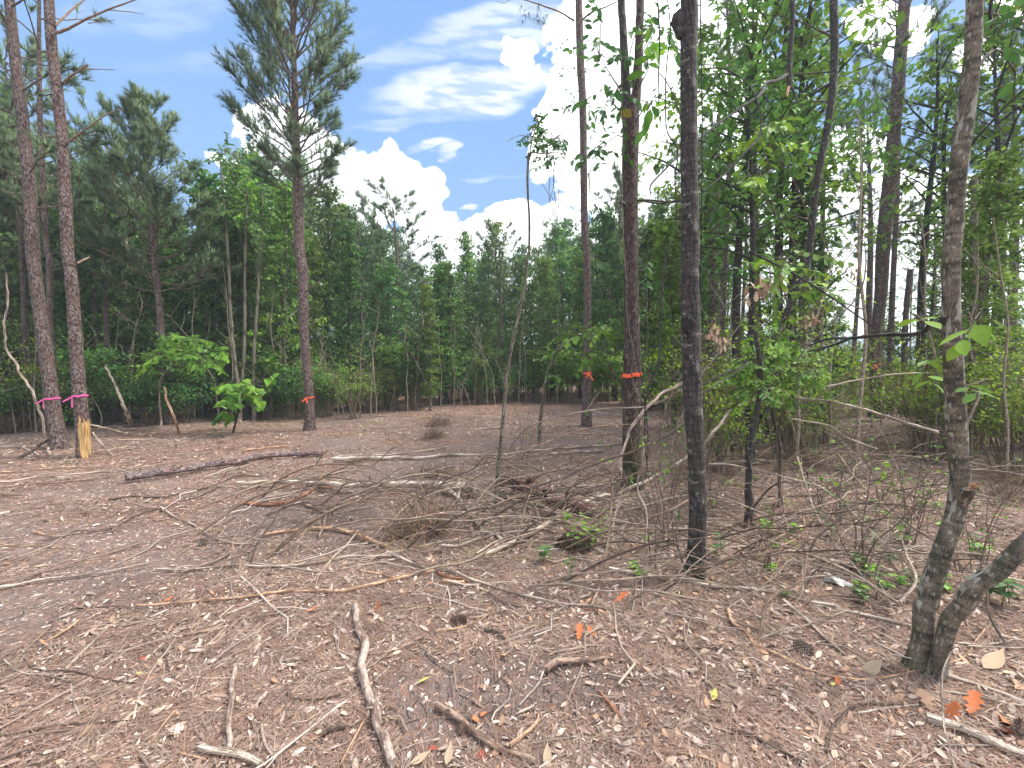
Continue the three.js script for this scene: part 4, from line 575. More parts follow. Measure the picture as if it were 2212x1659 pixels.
{ // bright oak sapling in front of the right wood
  const [t, tr] = slim('oak_sapling', 'bright yellow green oak sapling in front of the right wood', 'sapling', U3([[600, 460, 6], [610, 600, 12], [560, 800, 18], [590, 1000, 20], [640, 1250, 22]]), 4.6, null, M.dark, { seg: 7 });
  const [li, cr] = sprays(tr, [...U3([[560, 560]]).map(([x, y]) => [x, y, 60, 36, 4.5, 24]), ...U3([[420, 720]]).map(([x, y]) => [x, y, 44, 26, 4.4, 13]), ...U3([[520, 720]]).map(([x, y]) => [x, y, 60, 50, 4.6, 26]), ...U3([[700, 640]]).map(([x, y]) => [x, y, 50, 34, 4.7, 16]), ...U3([[780, 760]]).map(([x, y]) => [x, y, 46, 40, 4.7, 18]), ...U3([[880, 800]]).map(([x, y]) => [x, y, 26, 36, 4.8, 10]), ...U3([[420, 880]]).map(([x, y]) => [x, y, 44, 30, 4.5, 10]), ...U3([[280, 830]]).map(([x, y]) => [x, y, 22, 20, 4.4, 4]), ...U3([[620, 880]]).map(([x, y]) => [x, y, 60, 24, 4.6, 10]), ...U3([[640, 500]]).map(([x, y]) => [x, y, 44, 12, 4.6, 8])], { leaf: .062, per: 15, pal: [[.15, .30, .03], [.12, .25, .03], [.20, .35, .035], [.09, .19, .03]], shape: OAK, wid: [.26, .36], twigL: .26 }); addPart(t, tr, 'limbs', li, M.twig, 'stuff'); addPart(t, tr, 'crown', cr, M.leaf, 'stuff');
}
{ // hanging broken top with its long limb
  const tr = { base: at(...V1([[1620, 560]])[0], 5.6) }, t = thing('broken_tree_top', 'snapped tree top hanging in the canopy with a splintered end and long side limb', 'broken tree top', [tr.base.x, tr.base.y, tr.base.z]);
  addPart(t, tr, 'trunk', limbMB(V1([[1655, -200, 34], [1650, 100, 38], [1635, 350, 40], [1620, 560, 44], [1620, 660, 44], [1612, 740, 30]]), 5.6, 5.6, { seg: 12 }), M.dark);
  addPart(t, tr, 'splintered_wood', limbMB(V1([[1618, 690, 24], [1610, 730, 22], [1604, 765, 8]]), 5.55, 5.5, { seg: 8, col: [1, .8, .7] }), M.fresh);
  addPart(t, tr, 'limb', limbMB(V1([[1640, 690, 26], [1670, 750, 20], [1695, 820, 9]]), 5.6, 5.5), M.dark);
  addPart(t, tr, 'limb', limbMB(V1([[1615, 590, 28], [1540, 635, 26], [1440, 660, 26], [1415, 720, 25], [1370, 770, 22], [1200, 880, 19], [1040, 1000, 18], [900, 1110, 17], [780, 1200, 16], [650, 1330, 15], [530, 1460, 12], [525, 1540, 7]]), 5.6, 3.4, { seg: 8 }), M.dark);
}
for (const [label, list, d0, d1] of [
  ['long dark limb arching from the canopy down behind the dark straight tree', V1([[950, 550, 10], [1080, 540, 12], [1200, 590, 13], [1310, 690, 14], [1400, 900, 15], [1385, 1090, 17], [1290, 1190, 17], [1100, 1390, 15], [940, 1515, 11]]), 4.8, 3.8],
  ['dark limb sloping down right through the right wood', U3([[440, -20, 16], [600, 60, 15], [750, 140, 14], [900, 230, 12], [1100, 370, 11], [1290, 512, 9], [1400, 640, 8], [1480, 740, 5]]), 4.6, 4.2],
  ['grey green curved vine swinging down into the oak sapling', U3([[1185, -80, 8], [1194, 70, 9], [1150, 260, 10], [1000, 420, 10], [820, 590, 9], [760, 680, 8], [745, 830, 7]]), 3.6, 3.6],
  ['thin vine hanging straight down close to the right of the dark straight tree', V1([[920, -50, 9], [925, 300, 11], [932, 700, 10], [936, 1200, 10], [930, 1659, 9], [925, 2300, 9]]), 3.3, 3.3],
  ['dark vine hanging between the twin stemmed tree and the dark straight tree', V1([[580, -60, 12], [598, 300, 12], [590, 600, 11], [592, 830, 7]]), 4.6, 4.6],
  ['long kinked vine hanging nearest the left of the dark straight tree', V1([[655, -60, 9], [682, 250, 11], [655, 500, 10], [642, 800, 11], [660, 1050, 11], [735, 1180, 13], [720, 1450, 10], [735, 1659, 9], [700, 2200, 8]]), 4.2, 4.2],
  ['side limb drooping left from the vine by the dark straight tree', V1([[600, 580, 9], [660, 660, 10], [710, 770, 11], [770, 950, 10]]), 4.5, 4.2],
  ['level crooked dark limb between the twin stemmed tree and the dark straight tree', V1([[420, 1585, 13], [600, 1612, 14], [700, 1595, 12], [790, 1580, 9]]), 5, 4.4],
  ['pale vine running down the left face of the twin stemmed tree', [...V1([[285, 380, 7], [300, 700, 8], [306, 1100, 8], [300, 1659, 8]]), ...U2([[1845, 200, 8], [1850, 420, 8], [1895, 640, 9], [1880, 760, 9], [1905, 880, 10], [1960, 960, 8]])], 5.15, 5.0],
  ['dark slanting vine right of the twin stemmed tree', U2([[2120, -100, 12], [2090, 100, 13], [2060, 400, 13], [2050, 700, 12], [1980, 900, 13], [1965, 1200, 10], [1990, 1450, 8]]), 4.7, 4.5],
  ['thin straight vine in front of the twin stemmed tree', U2([[1880, 480, 7], [1900, 620, 8], [1940, 800, 9], [1970, 1000, 9], [1985, 1250, 8], [1960, 1500, 6]]), 4.9, 4.9],
  ['thin limb crossing upward behind the dark straight tree', U3([[-60, 800, 8], [130, 700, 10], [300, 590, 11], [420, 540, 10], [520, 475, 9], [640, 330, 8], [760, 140, 6]]), 3.9, 4.5],
  ['thin limb crossing up to the right in front of the oak sapling', U3([[130, 850, 10], [240, 790, 12], [380, 735, 10], [400, 700, 5]]), 3.5, 3.7],
  ['pale bent twig arching over left of the oak sapling', U3([[140, 905, 8], [220, 850, 9], [330, 780, 8], [440, 700, 5]]), 3.8, 3.8]]) solo('hanging_limb', limbMB(list, d0, d1, { seg: 7, step: .07 }).geo(), /grey green|pale/.test(label) ? M.grey : M.dark, label, /vine/.test(label) ? 'vine' : 'branch');

// ------------------------------------------------------------------ the woods round the clearing
srand(700);
const sinP = (t) => Math.sin(Math.PI * (.12 + .83 * t)) ** .7, tall = (t) => .45 + .55 * Math.sin(Math.PI * clamp(t * .9 + .05)), cone = (t) => 1.02 - t * .82;
const BL = [
  broadleaf({ H: 9, cb: .12, rad: 1.5, nL: 48, leaf: .17, per: 23, pal: GREEN.mid, prof: tall, col: [.9, .95, .85] }),
  broadleaf({ H: 9, cb: .14, rad: 1.8, nL: 50, leaf: .18, per: 22, pal: GREEN.dark, prof: sinP }),
  broadleaf({ H: 9, cb: .08, rad: 1.35, nL: 52, leaf: .16, per: 23, pal: [...GREEN.mid, [.08, .15, .035]], prof: cone, col: [1, 1, .9] }),
  broadleaf({ H: 9, cb: .38, rad: 1.6, nL: 38, leaf: .18, per: 20, pal: [[.07, .13, .04], [.09, .17, .04], [.06, .11, .035]], prof: sinP }),
  broadleaf({ H: 9, cb: .12, rad: 1.3, nL: 50, leaf: .15, per: 24, pal: [[.11, .20, .045], [.085, .16, .04], [.13, .22, .05]], prof: (t) => .85 * Math.sin(Math.PI * (.2 + .75 * t)) ** .8 }),
  broadleaf({ H: 9, cb: .45, rad: 1.9, nL: 24, leaf: .16, per: 10, pal: GREEN.mid, prof: sinP, col: [.8, .75, .7] })];
const PN = [
  pine({ H: 12, cb: .5, rad: 1.9, nL: 34, prof: (t) => .6 + .5 * Math.sin(t * 2.6), sub: 6, tn: 10, nlen: .26, nw: .011, r0: .13, tufts: 3 }),
  pine({ H: 12, cb: .4, rad: 1.7, nL: 40, prof: (t) => .95 * (1 - t) ** .6 + .25, sub: 6, tn: 10, nlen: .26, nw: .011, r0: .12, tufts: 3 }),
  pine({ H: 14, cb: .66, rad: 1.5, nL: 20, prof: (t) => .6 + .5 * Math.sin(t * 2.6), sub: 5.5, tn: 10, nlen: .26, nw: .009, r0: .085, tufts: 2 })];
const SH = [
  shrub({ H: 2.2, rad: .9, stems: 12, per: 20, leaf: .10, pal: GREEN.mid, cl: 9 }),
  shrub({ H: 1.6, rad: 1.0, stems: 12, per: 20, leaf: .08, pal: GREEN.dark, cl: 9 }),
  shrub({ H: 3.0, rad: .9, stems: 9, per: 20, leaf: .12, pal: [[.08, .15, .035], [.06, .12, .03], [.11, .19, .04]], cl: 9 }),
  shrub({ H: 1.9, rad: 1.2, stems: 16, per: 14, leaf: .06, pal: GREEN.yellow, cl: 6, bare: .35, col: [.85, .75, .66] }),
  shrub({ H: 2.6, rad: 1.3, stems: 15, per: 14, leaf: .065, pal: GREEN.yellow, cl: 8, bare: .3, col: [.8, .7, .6], r: .014 })];
const interp = (tab, x) => { if (x <= tab[0][0]) return tab[0][1]; for (let k = 1; k < tab.length; k++) if (x <= tab[k][0]) return lerp(tab[k - 1][1], tab[k][1], (x - tab[k - 1][0]) / (tab[k][0] - tab[k - 1][0])); return tab[tab.length - 1][1]; };
const EDGE = [[-700, 8], [0, 9.6], [300, 11.6], [640, 13], [820, 14.5], [1000, 17], [1300, 19], [1420, 14], [1600, 11], [2212, 10], [2900, 9]];
const SKYLINE = [[-600, 120], [0, 190], [130, 400], [430, 440], [560, 385], [640, 400], [720, 500], [800, 520], [900, 560], [1000, 580], [1150, 560], [1240, 500], [1320, 470], [1450, 430], [1600, 330], [1800, 300], [2000, 280], [2212, 220], [2900, 150]];
function groundSpot(px, d) { const x = (px - W0 / 2) / F * d; return [x, groundH(x, -d) - .04, -d]; }
const GT = [['slender green broadleaf tree in the dense wood round the clearing', 'green broadleaf trees of the wood'], ['dark green round crowned tree in the dense wood', 'dark broadleaf trees of the wood'], ['narrow pointed broadleaf tree in the dense wood', 'pointed broadleaf trees of the wood'], ['lighter green high crowned tree in the wood', 'high crowned trees of the wood'], ['fresh light green tree in the wood', 'light green trees of the wood'], ['thin sparse crowned tree standing in the wood', 'sparse crowned trees of the wood']];
const L0 = { b: ['slender green tree', 'dark green rounded tree', 'narrow pointed green tree', 'high crowned green tree', 'fresh green leafy tree', 'sparse thin tree'], p: ['round crowned pine', 'pointed pine', 'bare stemmed pole pine'], s: ['leafy shrub', 'low dark shrub', 'tall shrub', 'bare twiggy brush', 'tangled brush'] };
function where(px, d) { const z = [[150, 'behind the pink taped pines'], [300, 'right of the stripped pine'], [430, 'behind the bushy shorter pine'], [600, 'between bushy and tall pine'], [760, 'behind the tall pine'], [900, 'right of the tall pine'], [1040, 'left of the leaning sapling'], [1180, 'right of the leaning sapling'], [1330, 'behind the slim taped pine'], [1450, 'behind the twin stemmed tree'], [1580, 'behind the dark straight tree'], [1740, 'behind the oak sapling'], [1880, 'left of the taped right pine'], [2000, 'right of the taped right pine'], [9999, 'behind the near forked tree']].find((q) => px < q[0])[1]; const e = d - interp(EDGE, px); return z + (e < 4 ? ' at the wood edge' : e < 11 ? ' some rows back' : ' deep in the wood'); }
function spot(px, py) { return (px < 820 ? 'left of the big needle clump' : px < 980 ? 'around the big needle clump' : px < 1130 ? 'by the leaning sapling' : px < 1290 ? 'round the dark log' : px < 1430 ? 'before the twin stemmed tree' : px < 1580 ? 'round the dark straight tree' : px < 1740 ? 'below the oak sapling' : px < 1920 ? 'left of the near forked tree' : 'beside the near forked tree') + (py < 1060 ? ' farther back' : py < 1170 ? '' : ' nearer the viewer'); }
const protoBL = BL.map((k, i) => null), protoPN = PN.map(() => null), protoSH = SH.map(() => null);
function place(kind, i, px, d, H, label) {
  const L = kind === 'b' ? protoBL : kind === 'p' ? protoPN : protoSH, base = kind === 'b' ? 9 : kind === 'p' ? [12, 12, 14][i] : 1, s = kind === 's' ? H : H / base; if (d < 12.4 && Math.abs(px - 1890) < 100 && !label) px += px < 1890 ? -130 : 130; const p = groundSpot(px, d); let o;
  if (!L[i]) {
    o = L[i] = kind === 'b' ? treeThing(BL[i], 'broadleaf_tree', GT[i][0], 'tree', p, 0, s, GT[i][1], i === 0 || i === 4 ? M.grey : M.dark) : kind === 'p' ? treeThing(PN[i], 'pine_tree', ['straight pine with a high rounded crown in the wood', 'pine with a pointed crown in the wood', 'tall bare stemmed pole pine in the wood'][i], 'pine tree', p, 0, s, ['round crowned pines of the wood', 'pointed pines of the wood', 'pole pines of the wood'][i], M.pine, M.needle)
      : shrubThing(SH[i], 'shrub', ['leafy green shrub at the wood edge', 'low dark shrub at the wood edge', 'tall leafy shrub under the trees', 'bare twiggy brush with few leaves at the wood edge', 'tangled twiggy brush under the trees'][i], 'shrub', p, 0, s, ['leafy shrubs at the wood edge', 'low dark shrubs at the wood edge', 'tall shrubs under the trees', 'twiggy brush at the wood edge', 'tangled brush under the trees'][i]);
  } else { o = copy(L[i]); o.position.set(...p); o.scale.setScalar(s); }
  o.rotation.y = R() * 6.28; if (label) { o.userData.label = label; delete o.userData.group; } else if (L[i] !== o) { o.userData.group = L[i].userData.group; }
  if (!label) o.userData.label = L0[kind][i] + ' ' + where(px, d);
  if (kind === 'b') o.scale.y *= rr(.95, 1.12);
  if (kind !== 'p') { const f = o.children.find((q) => q.name === (kind === 'b' ? 'crown' : 'foliage')); f.material = M.leafTints[px > 1400 && R() < .5 ? (R() < .5 ? 0 : 3) : Math.floor(R() * 5)]; } return o;
}
const topH = (py, d) => EYE + (795 - py) / F * d;
// first of each kind, then the individual trees of the skyline
for (let i = 0; i < 6; i++) place('b', i, [250, 200, 760, 700, 480, 1700][i], [13.5, 13, 16, 18, 14, 9.5][i], [6.5, 6.5, 7, 8.5, 6.4, 8][i]);
for (let i = 0; i < 3; i++) place('p', i, [20, 1330, 1560][i], [14, 20, 13][i], [12, 11, 15][i]);
for (let i = 0; i < 5; i++) place('s', i, [180, 330, 900, 760, 700][i], [10.8, 11.4, 15.6, 13.4, 13.8][i], 1);
place('b', 4, 1085, 25, topH(470, 25), 'light green dome topped tree rising above the middle of the far wood');
place('b', 2, 1010, 27, topH(530, 27), 'small pointed tree top left of the dome topped tree'); place('b', 2, 955, 28, topH(528, 28), 'narrow pointed tree between the spreading far pine and the dome topped tree');
{ const o = place('p', 0, 860, 22, topH(448, 22), 'spreading far pine with open crown left of the middle'); o.scale.x *= 1.25; o.scale.z *= 1.25; }
place('b', 4, 545, 14.5, topH(385, 14.5), 'light green tree between the two left pines'); place('b', 0, 470, 15, topH(415, 15), 'green tree right beside the bushy shorter pine'); place('b', 4, 740, 19, topH(480, 19), 'fresh green tree right behind the tall pine');
place('b', 0, 1215, 26, topH(520, 26), 'green tree right of the dome topped tree behind the slim pine'); place('b', 4, 930, 15.6, topH(640, 15.6), 'small light green tree in front of the far wood');
place('p', 1, 175, 15, topH(300, 15), 'blue green pine behind the stripped pine');
const frame = (px, d) => true; let made = 0;
// the depth of the wood, row behind row
srand(811);
for (const [n, a, b, sh] of [[46, 0, 4, .92], [56, 4, 12, 1], [64, 12, 30, 1.04], [40, 30, 60, 1.04]]) for (let k = 0; k < n; k++) {
  const px = -260 + (k + R()) / n * 1800, d = interp(EDGE, px) + .8 + lerp(a, b, R()), py = interp(SKYLINE, px) + gauss() * 30, H = Math.max(4.5, (topH(py, d)) * rr(.78, 1) * sh), q = R();
  if (q < (px > 1240 ? .3 : px < 120 ? .25 : .07)) place('p', Math.floor(R() * 2), px, d, Math.max(8, H)); else place('b', Math.floor(R() * 5), px, d, H);
}
for (const [n, a, b] of [[10, 1, 6], [20, 6, 16], [34, 16, 34]]) for (let k = 0; k < n; k++) { // the lighter right wood: poles and thin crowns
  const px = 1420 + (k + R()) / n * 1150, d = interp(EDGE, px) + lerp(a, b, R()), q = R();
  if (q < .36) place('p', q < .28 ? 2 : 0, px, d, rr(11, 15)); else if (q < .75) place('b', q < .62 ? 5 : 4, px, d, rr(4.5, 8)); else place('b', Math.floor(R() * 3), px, d, rr(3.5, 5.5));
}
// shrubs and brush at the edge
srand(822);
for (let k = 0; k < 70; k++) { const px = -260 + (k + R()) / 70 * 1680, d = interp(EDGE, px) + rr(-.3, 2.6); place('s', R() < .35 ? 3 + Math.floor(R() * 2) : Math.floor(R() * 3), px, d, rr(.6, 1.15) * (px > 700 ? 1.1 : 1)); }
for (let k = 0; k < 60; k++) { const px = -260 + (k + R()) / 60 * 1800, d = interp(EDGE, px) + rr(2.5, 9); place('s', [2, 2, 0, 1][k % 4], px, d, rr(.9, 1.4)); }
for (let k = 0; k < 40; k++) { const px = 1400 + (k + R()) / 40 * 1000, d = interp(EDGE, px) + rr(5, 22); place('s', [2, 0, 4, 3][k % 4], px, d, rr(.9, 1.4)); }
for (let k = 0; k < 55; k++) { const px = 1430 + (k + R()) / 55 * 1000, d = interp(EDGE, px) + rr(-3.5, 7); place('s', R() < .85 ? 3 + Math.floor(R() * 2) : Math.floor(R() * 3), px, d, rr(.45, 1.0)); }
{ // pale leafless stems standing and leaning along the edge of the wood
  srand(829); const kinds = []; for (let v = 0; v < 4; v++) { const mb = new MB(), h = [4.2, 3.2, 2.2, 5][v], a = R() * 6.3, l = [.25, .7, .9, .12][v], p = []; for (let j = 0; j <= 5; j++) { const t = j / 5; p.push(V(Math.cos(a) * l * h * .5 * t * t + gauss() * .05, h * t - .05, Math.sin(a) * l * h * .5 * t * t + gauss() * .05)); } const [q, r] = smooth(p, .2, [.022, .019, .015, .006]); mb.tube(q, r, 6, { col: [1.25, 1.2, 1.1] }); for (let j = 0; j < 5; j++) { const s = rr(.35, .98), b0 = onPath(q, s), e = b0.clone().add(V(gauss() * .5, rr(.1, .7), gauss() * .5)); mb.tube([b0, b0.clone().lerp(e, .5).add(V(gauss() * .06, 0, gauss() * .06)), e], [.009, .007, .003], 4, { col: [1.2, 1.15, 1.05], cap: false }); } kinds.push(mb.geo()); }
  const nm = ['tall pale leafless stem', 'leaning pale leafless stem', 'short strongly bent pale stem', 'straight bare pale pole'], gr = ['tall pale leafless stems at the wood edge', 'leaning pale leafless stems at the wood edge', 'bent pale stems at the wood edge', 'bare pale poles at the wood edge'], first = [];
  for (let k = 0; k < 92; k++) { const v = k % 4, px = k < 68 ? -100 + (k + R()) / 68 * 1500 : rr(1420, 2200), d = k < 68 ? interp(EDGE, px) + rr(-.5, 1.2) : rr(5.5, 11), p = groundSpot(px, d); let o; if (!first[v]) o = first[v] = solo('dead_stem_tree', kinds[v], M.twig, '', 'dead tree', gr[v]); else o = copy(first[v]); o.position.set(...p); o.rotation.y = R() * 6.28; o.scale.setScalar(rr(.6, 1.15)); o.userData.label = nm[v] + ' ' + where(px, d); }
}
srand(833);
for (let k = 0; k < 9; k++) { const px = 1430 + (k + R()) / 9 * 850, d = rr(7.5, 13); place('b', 5, px, d, rr(8, 11)); }
for (let k = 0; k < 26; k++) { const px = 1450 + (k + R()) / 26 * 800, d = rr(6.2, 11); k % 5 < 2 ? place('b', k % 2 ? 5 : 4, px, d, rr(3.8, 6.5)) : place('s', [3, 4, 4][k % 3], px, d, rr(.7, 1.15)); }
place('s', 4, 2210, 6.2, .9, 'light leafy bush at the right edge beyond the near forked tree');

// ------------------------------------------------------------------ branches, logs and sticks on the ground
srand(3001);
const K = { pale: [M.wood, [1.2, 1.14, 1.06]], white: [M.wood, [1.35, 1.34, 1.28]], tan: [M.stick, [1.65, 1.32, 1.0]], orange: [M.stick, [1.1, .64, .44]], grey: [M.stick, [1.25, 1.2, 1.18]], brown: [M.stick, [1.05, .9, .8]], dark: [M.stick, [.34, .29, .26]], brownlog: [M.pine, [1.5, 1.32, 1.2]], bark: [M.pine, [1.6, 1.6, 1.75]] };
// z: zoom, pts [u, v] on the ground or [u, v, depth] in the air; w0, w1 widths
function stick(name, label, cat, kind, z, pts, w0, w1, { lift = 0, seg = 8, kids = [], group } = {}) {
  const [mat, col] = K[kind], one = (z, pts, w0, w1, dp) => {
    const P = [], r = []; pts.forEach((q, k) => { const [x, y] = (q.z ?? z)([[q[0], q[1]]])[0], w = lerp(w0, w1, k / (pts.length - 1)) * (q.z ?? z).s; let p; if (q[2]) p = at(x, y, y > 830 ? Math.min(q[2], -gp(x, y).z * .972) : q[2]); else p = gp(x, y); const l3 = pts.map((t) => (t.z ?? z)([[t[0], t[1]]])[0]); l3[k] = [...l3[k], w]; const rad = trueR(l3, k, -p.z); if (!q[2]) p.y += rad * .85 + .014 + lift; P.push(p); r.push(rad); });
    const [pp, rs] = smooth(P, .05, r); { const o = R() * 99; for (let k = 1; k < pp.length - 1; k++) { const a = Math.min(.03, rs[k] * 1.6), s = k * .4; pp[k].x += (n2(s, o) - .5) * a; pp[k].y += (n2(s, o + 9) - .5) * a * .7; pp[k].z += (n2(s, o + 18) - .5) * a; rs[k] *= rr(.94, 1.07); } }
    const mb = new MB(); mb.tube(pp, rs, seg, { col, tw: .25, th: .7, bump: ridge(.2, 12) }); return [mb, pp, rs];
  };
  const [mb, pp, rs] = one(z, pts, w0, w1);
  for (let k = 0; k < Math.min(5, pp.length / 8); k++) { const i = Math.floor(rr(2, pp.length - 3)), q = pp[i], d = V(gauss(), Math.abs(gauss()) * .7 + .2, gauss()).normalize(), L = rs[i] * rr(1.5, 4); mb.tube([q, q.clone().addScaledVector(d, L)], [rs[i] * .45, rs[i] * .2], 5, { col }); } // knots and stubs
  const b = pp[0].clone(), t = new THREE.Group(); b.y = groundH(b.x, b.z);
  if (!kids.length) { const g = mb.geo(); footed(g, b); const o = solo(name, g, mat, label, cat, group); o.position.copy(b); return o; }
  const o = thing(name, label, cat, [b.x, b.y, b.z], 0, group); part('stem', footed(mb.geo(), b), mat, o); for (const [pn, kz, kp, a, c] of kids) part(pn, footed(one(kz, kp, a, c)[0].geo(), b), mat, o); return o;
}
const zz = (z, l) => l.map((q) => { const r = [...q]; r.z = z; return r; });
stick('fallen_log', 'long grey purple fallen pine log across the middle left of the clearing', 'log', 'bark', A, [[815, 172], [1050, 135], [1350, 87], [1560, 55], [1660, 28], [1900, 10], [2080, 0]], 46, 28, { seg: 14, lift: .03 });
stick('fallen_log', 'smooth grey fallen log with a split pointed end in the middle of the clearing', 'log', 'pale', A, [[1530, 212], [1900, 207], ...zz(B, [[0, 232], [250, 228], [600, 236], [760, 252], [870, 268]])], 22, 66, { seg: 14, lift: .06 });
stick('fallen_log', 'thick dark barked log lying behind the leaning pale branch', 'log', 'brownlog', B, [[1035, 235], [1180, 275], [1330, 330], [1340, 336]], 96, 96, { seg: 16, lift: .1 });
stick('fallen_log', 'shorter dark log piece at the end of the thick dark log', 'log', 'brownlog', B, [[1345, 365], [1460, 400], [1560, 430], [1660, 470]], 92, 98, { seg: 16, lift: .09 });
{ const b = gp(...B([[1510, 585]])[0]), mb = new MB(), fl = new MB(); const pts = []; for (let k = 0; k < 7; k++) pts.push(V(0, -.06 + k * .028, 0)); mb.tube(pts, [.2, .17, .15, .14, .135, .12, .09], 22, { col: [1.6, 1.3, .9], bump: ridge(.5, 12) }); const t = thing('added_stump', 'low rotten mossy stump shape added for the log end under the dark pieces', 'stump', [b.x, b.y, b.z]); part('trunk', mb.geo(), M.dark, t); for (let k = 0; k < 90; k++) { const a = R() * 6.3, r = rr(.1, .22); fl.leaf(Math.cos(a) * r + .12, rr(.08, .32), Math.sin(a) * r, gauss(), gauss() * .4, gauss(), gauss() * .4, 1, gauss() * .4, rr(.03, .06), .016, tint(GREEN.yellow, .3), OVAL); } part('moss_sprigs', fl.geo(), M.leaf, t, 'stuff'); }  // stump body is added, standing for a log end and the dark under it
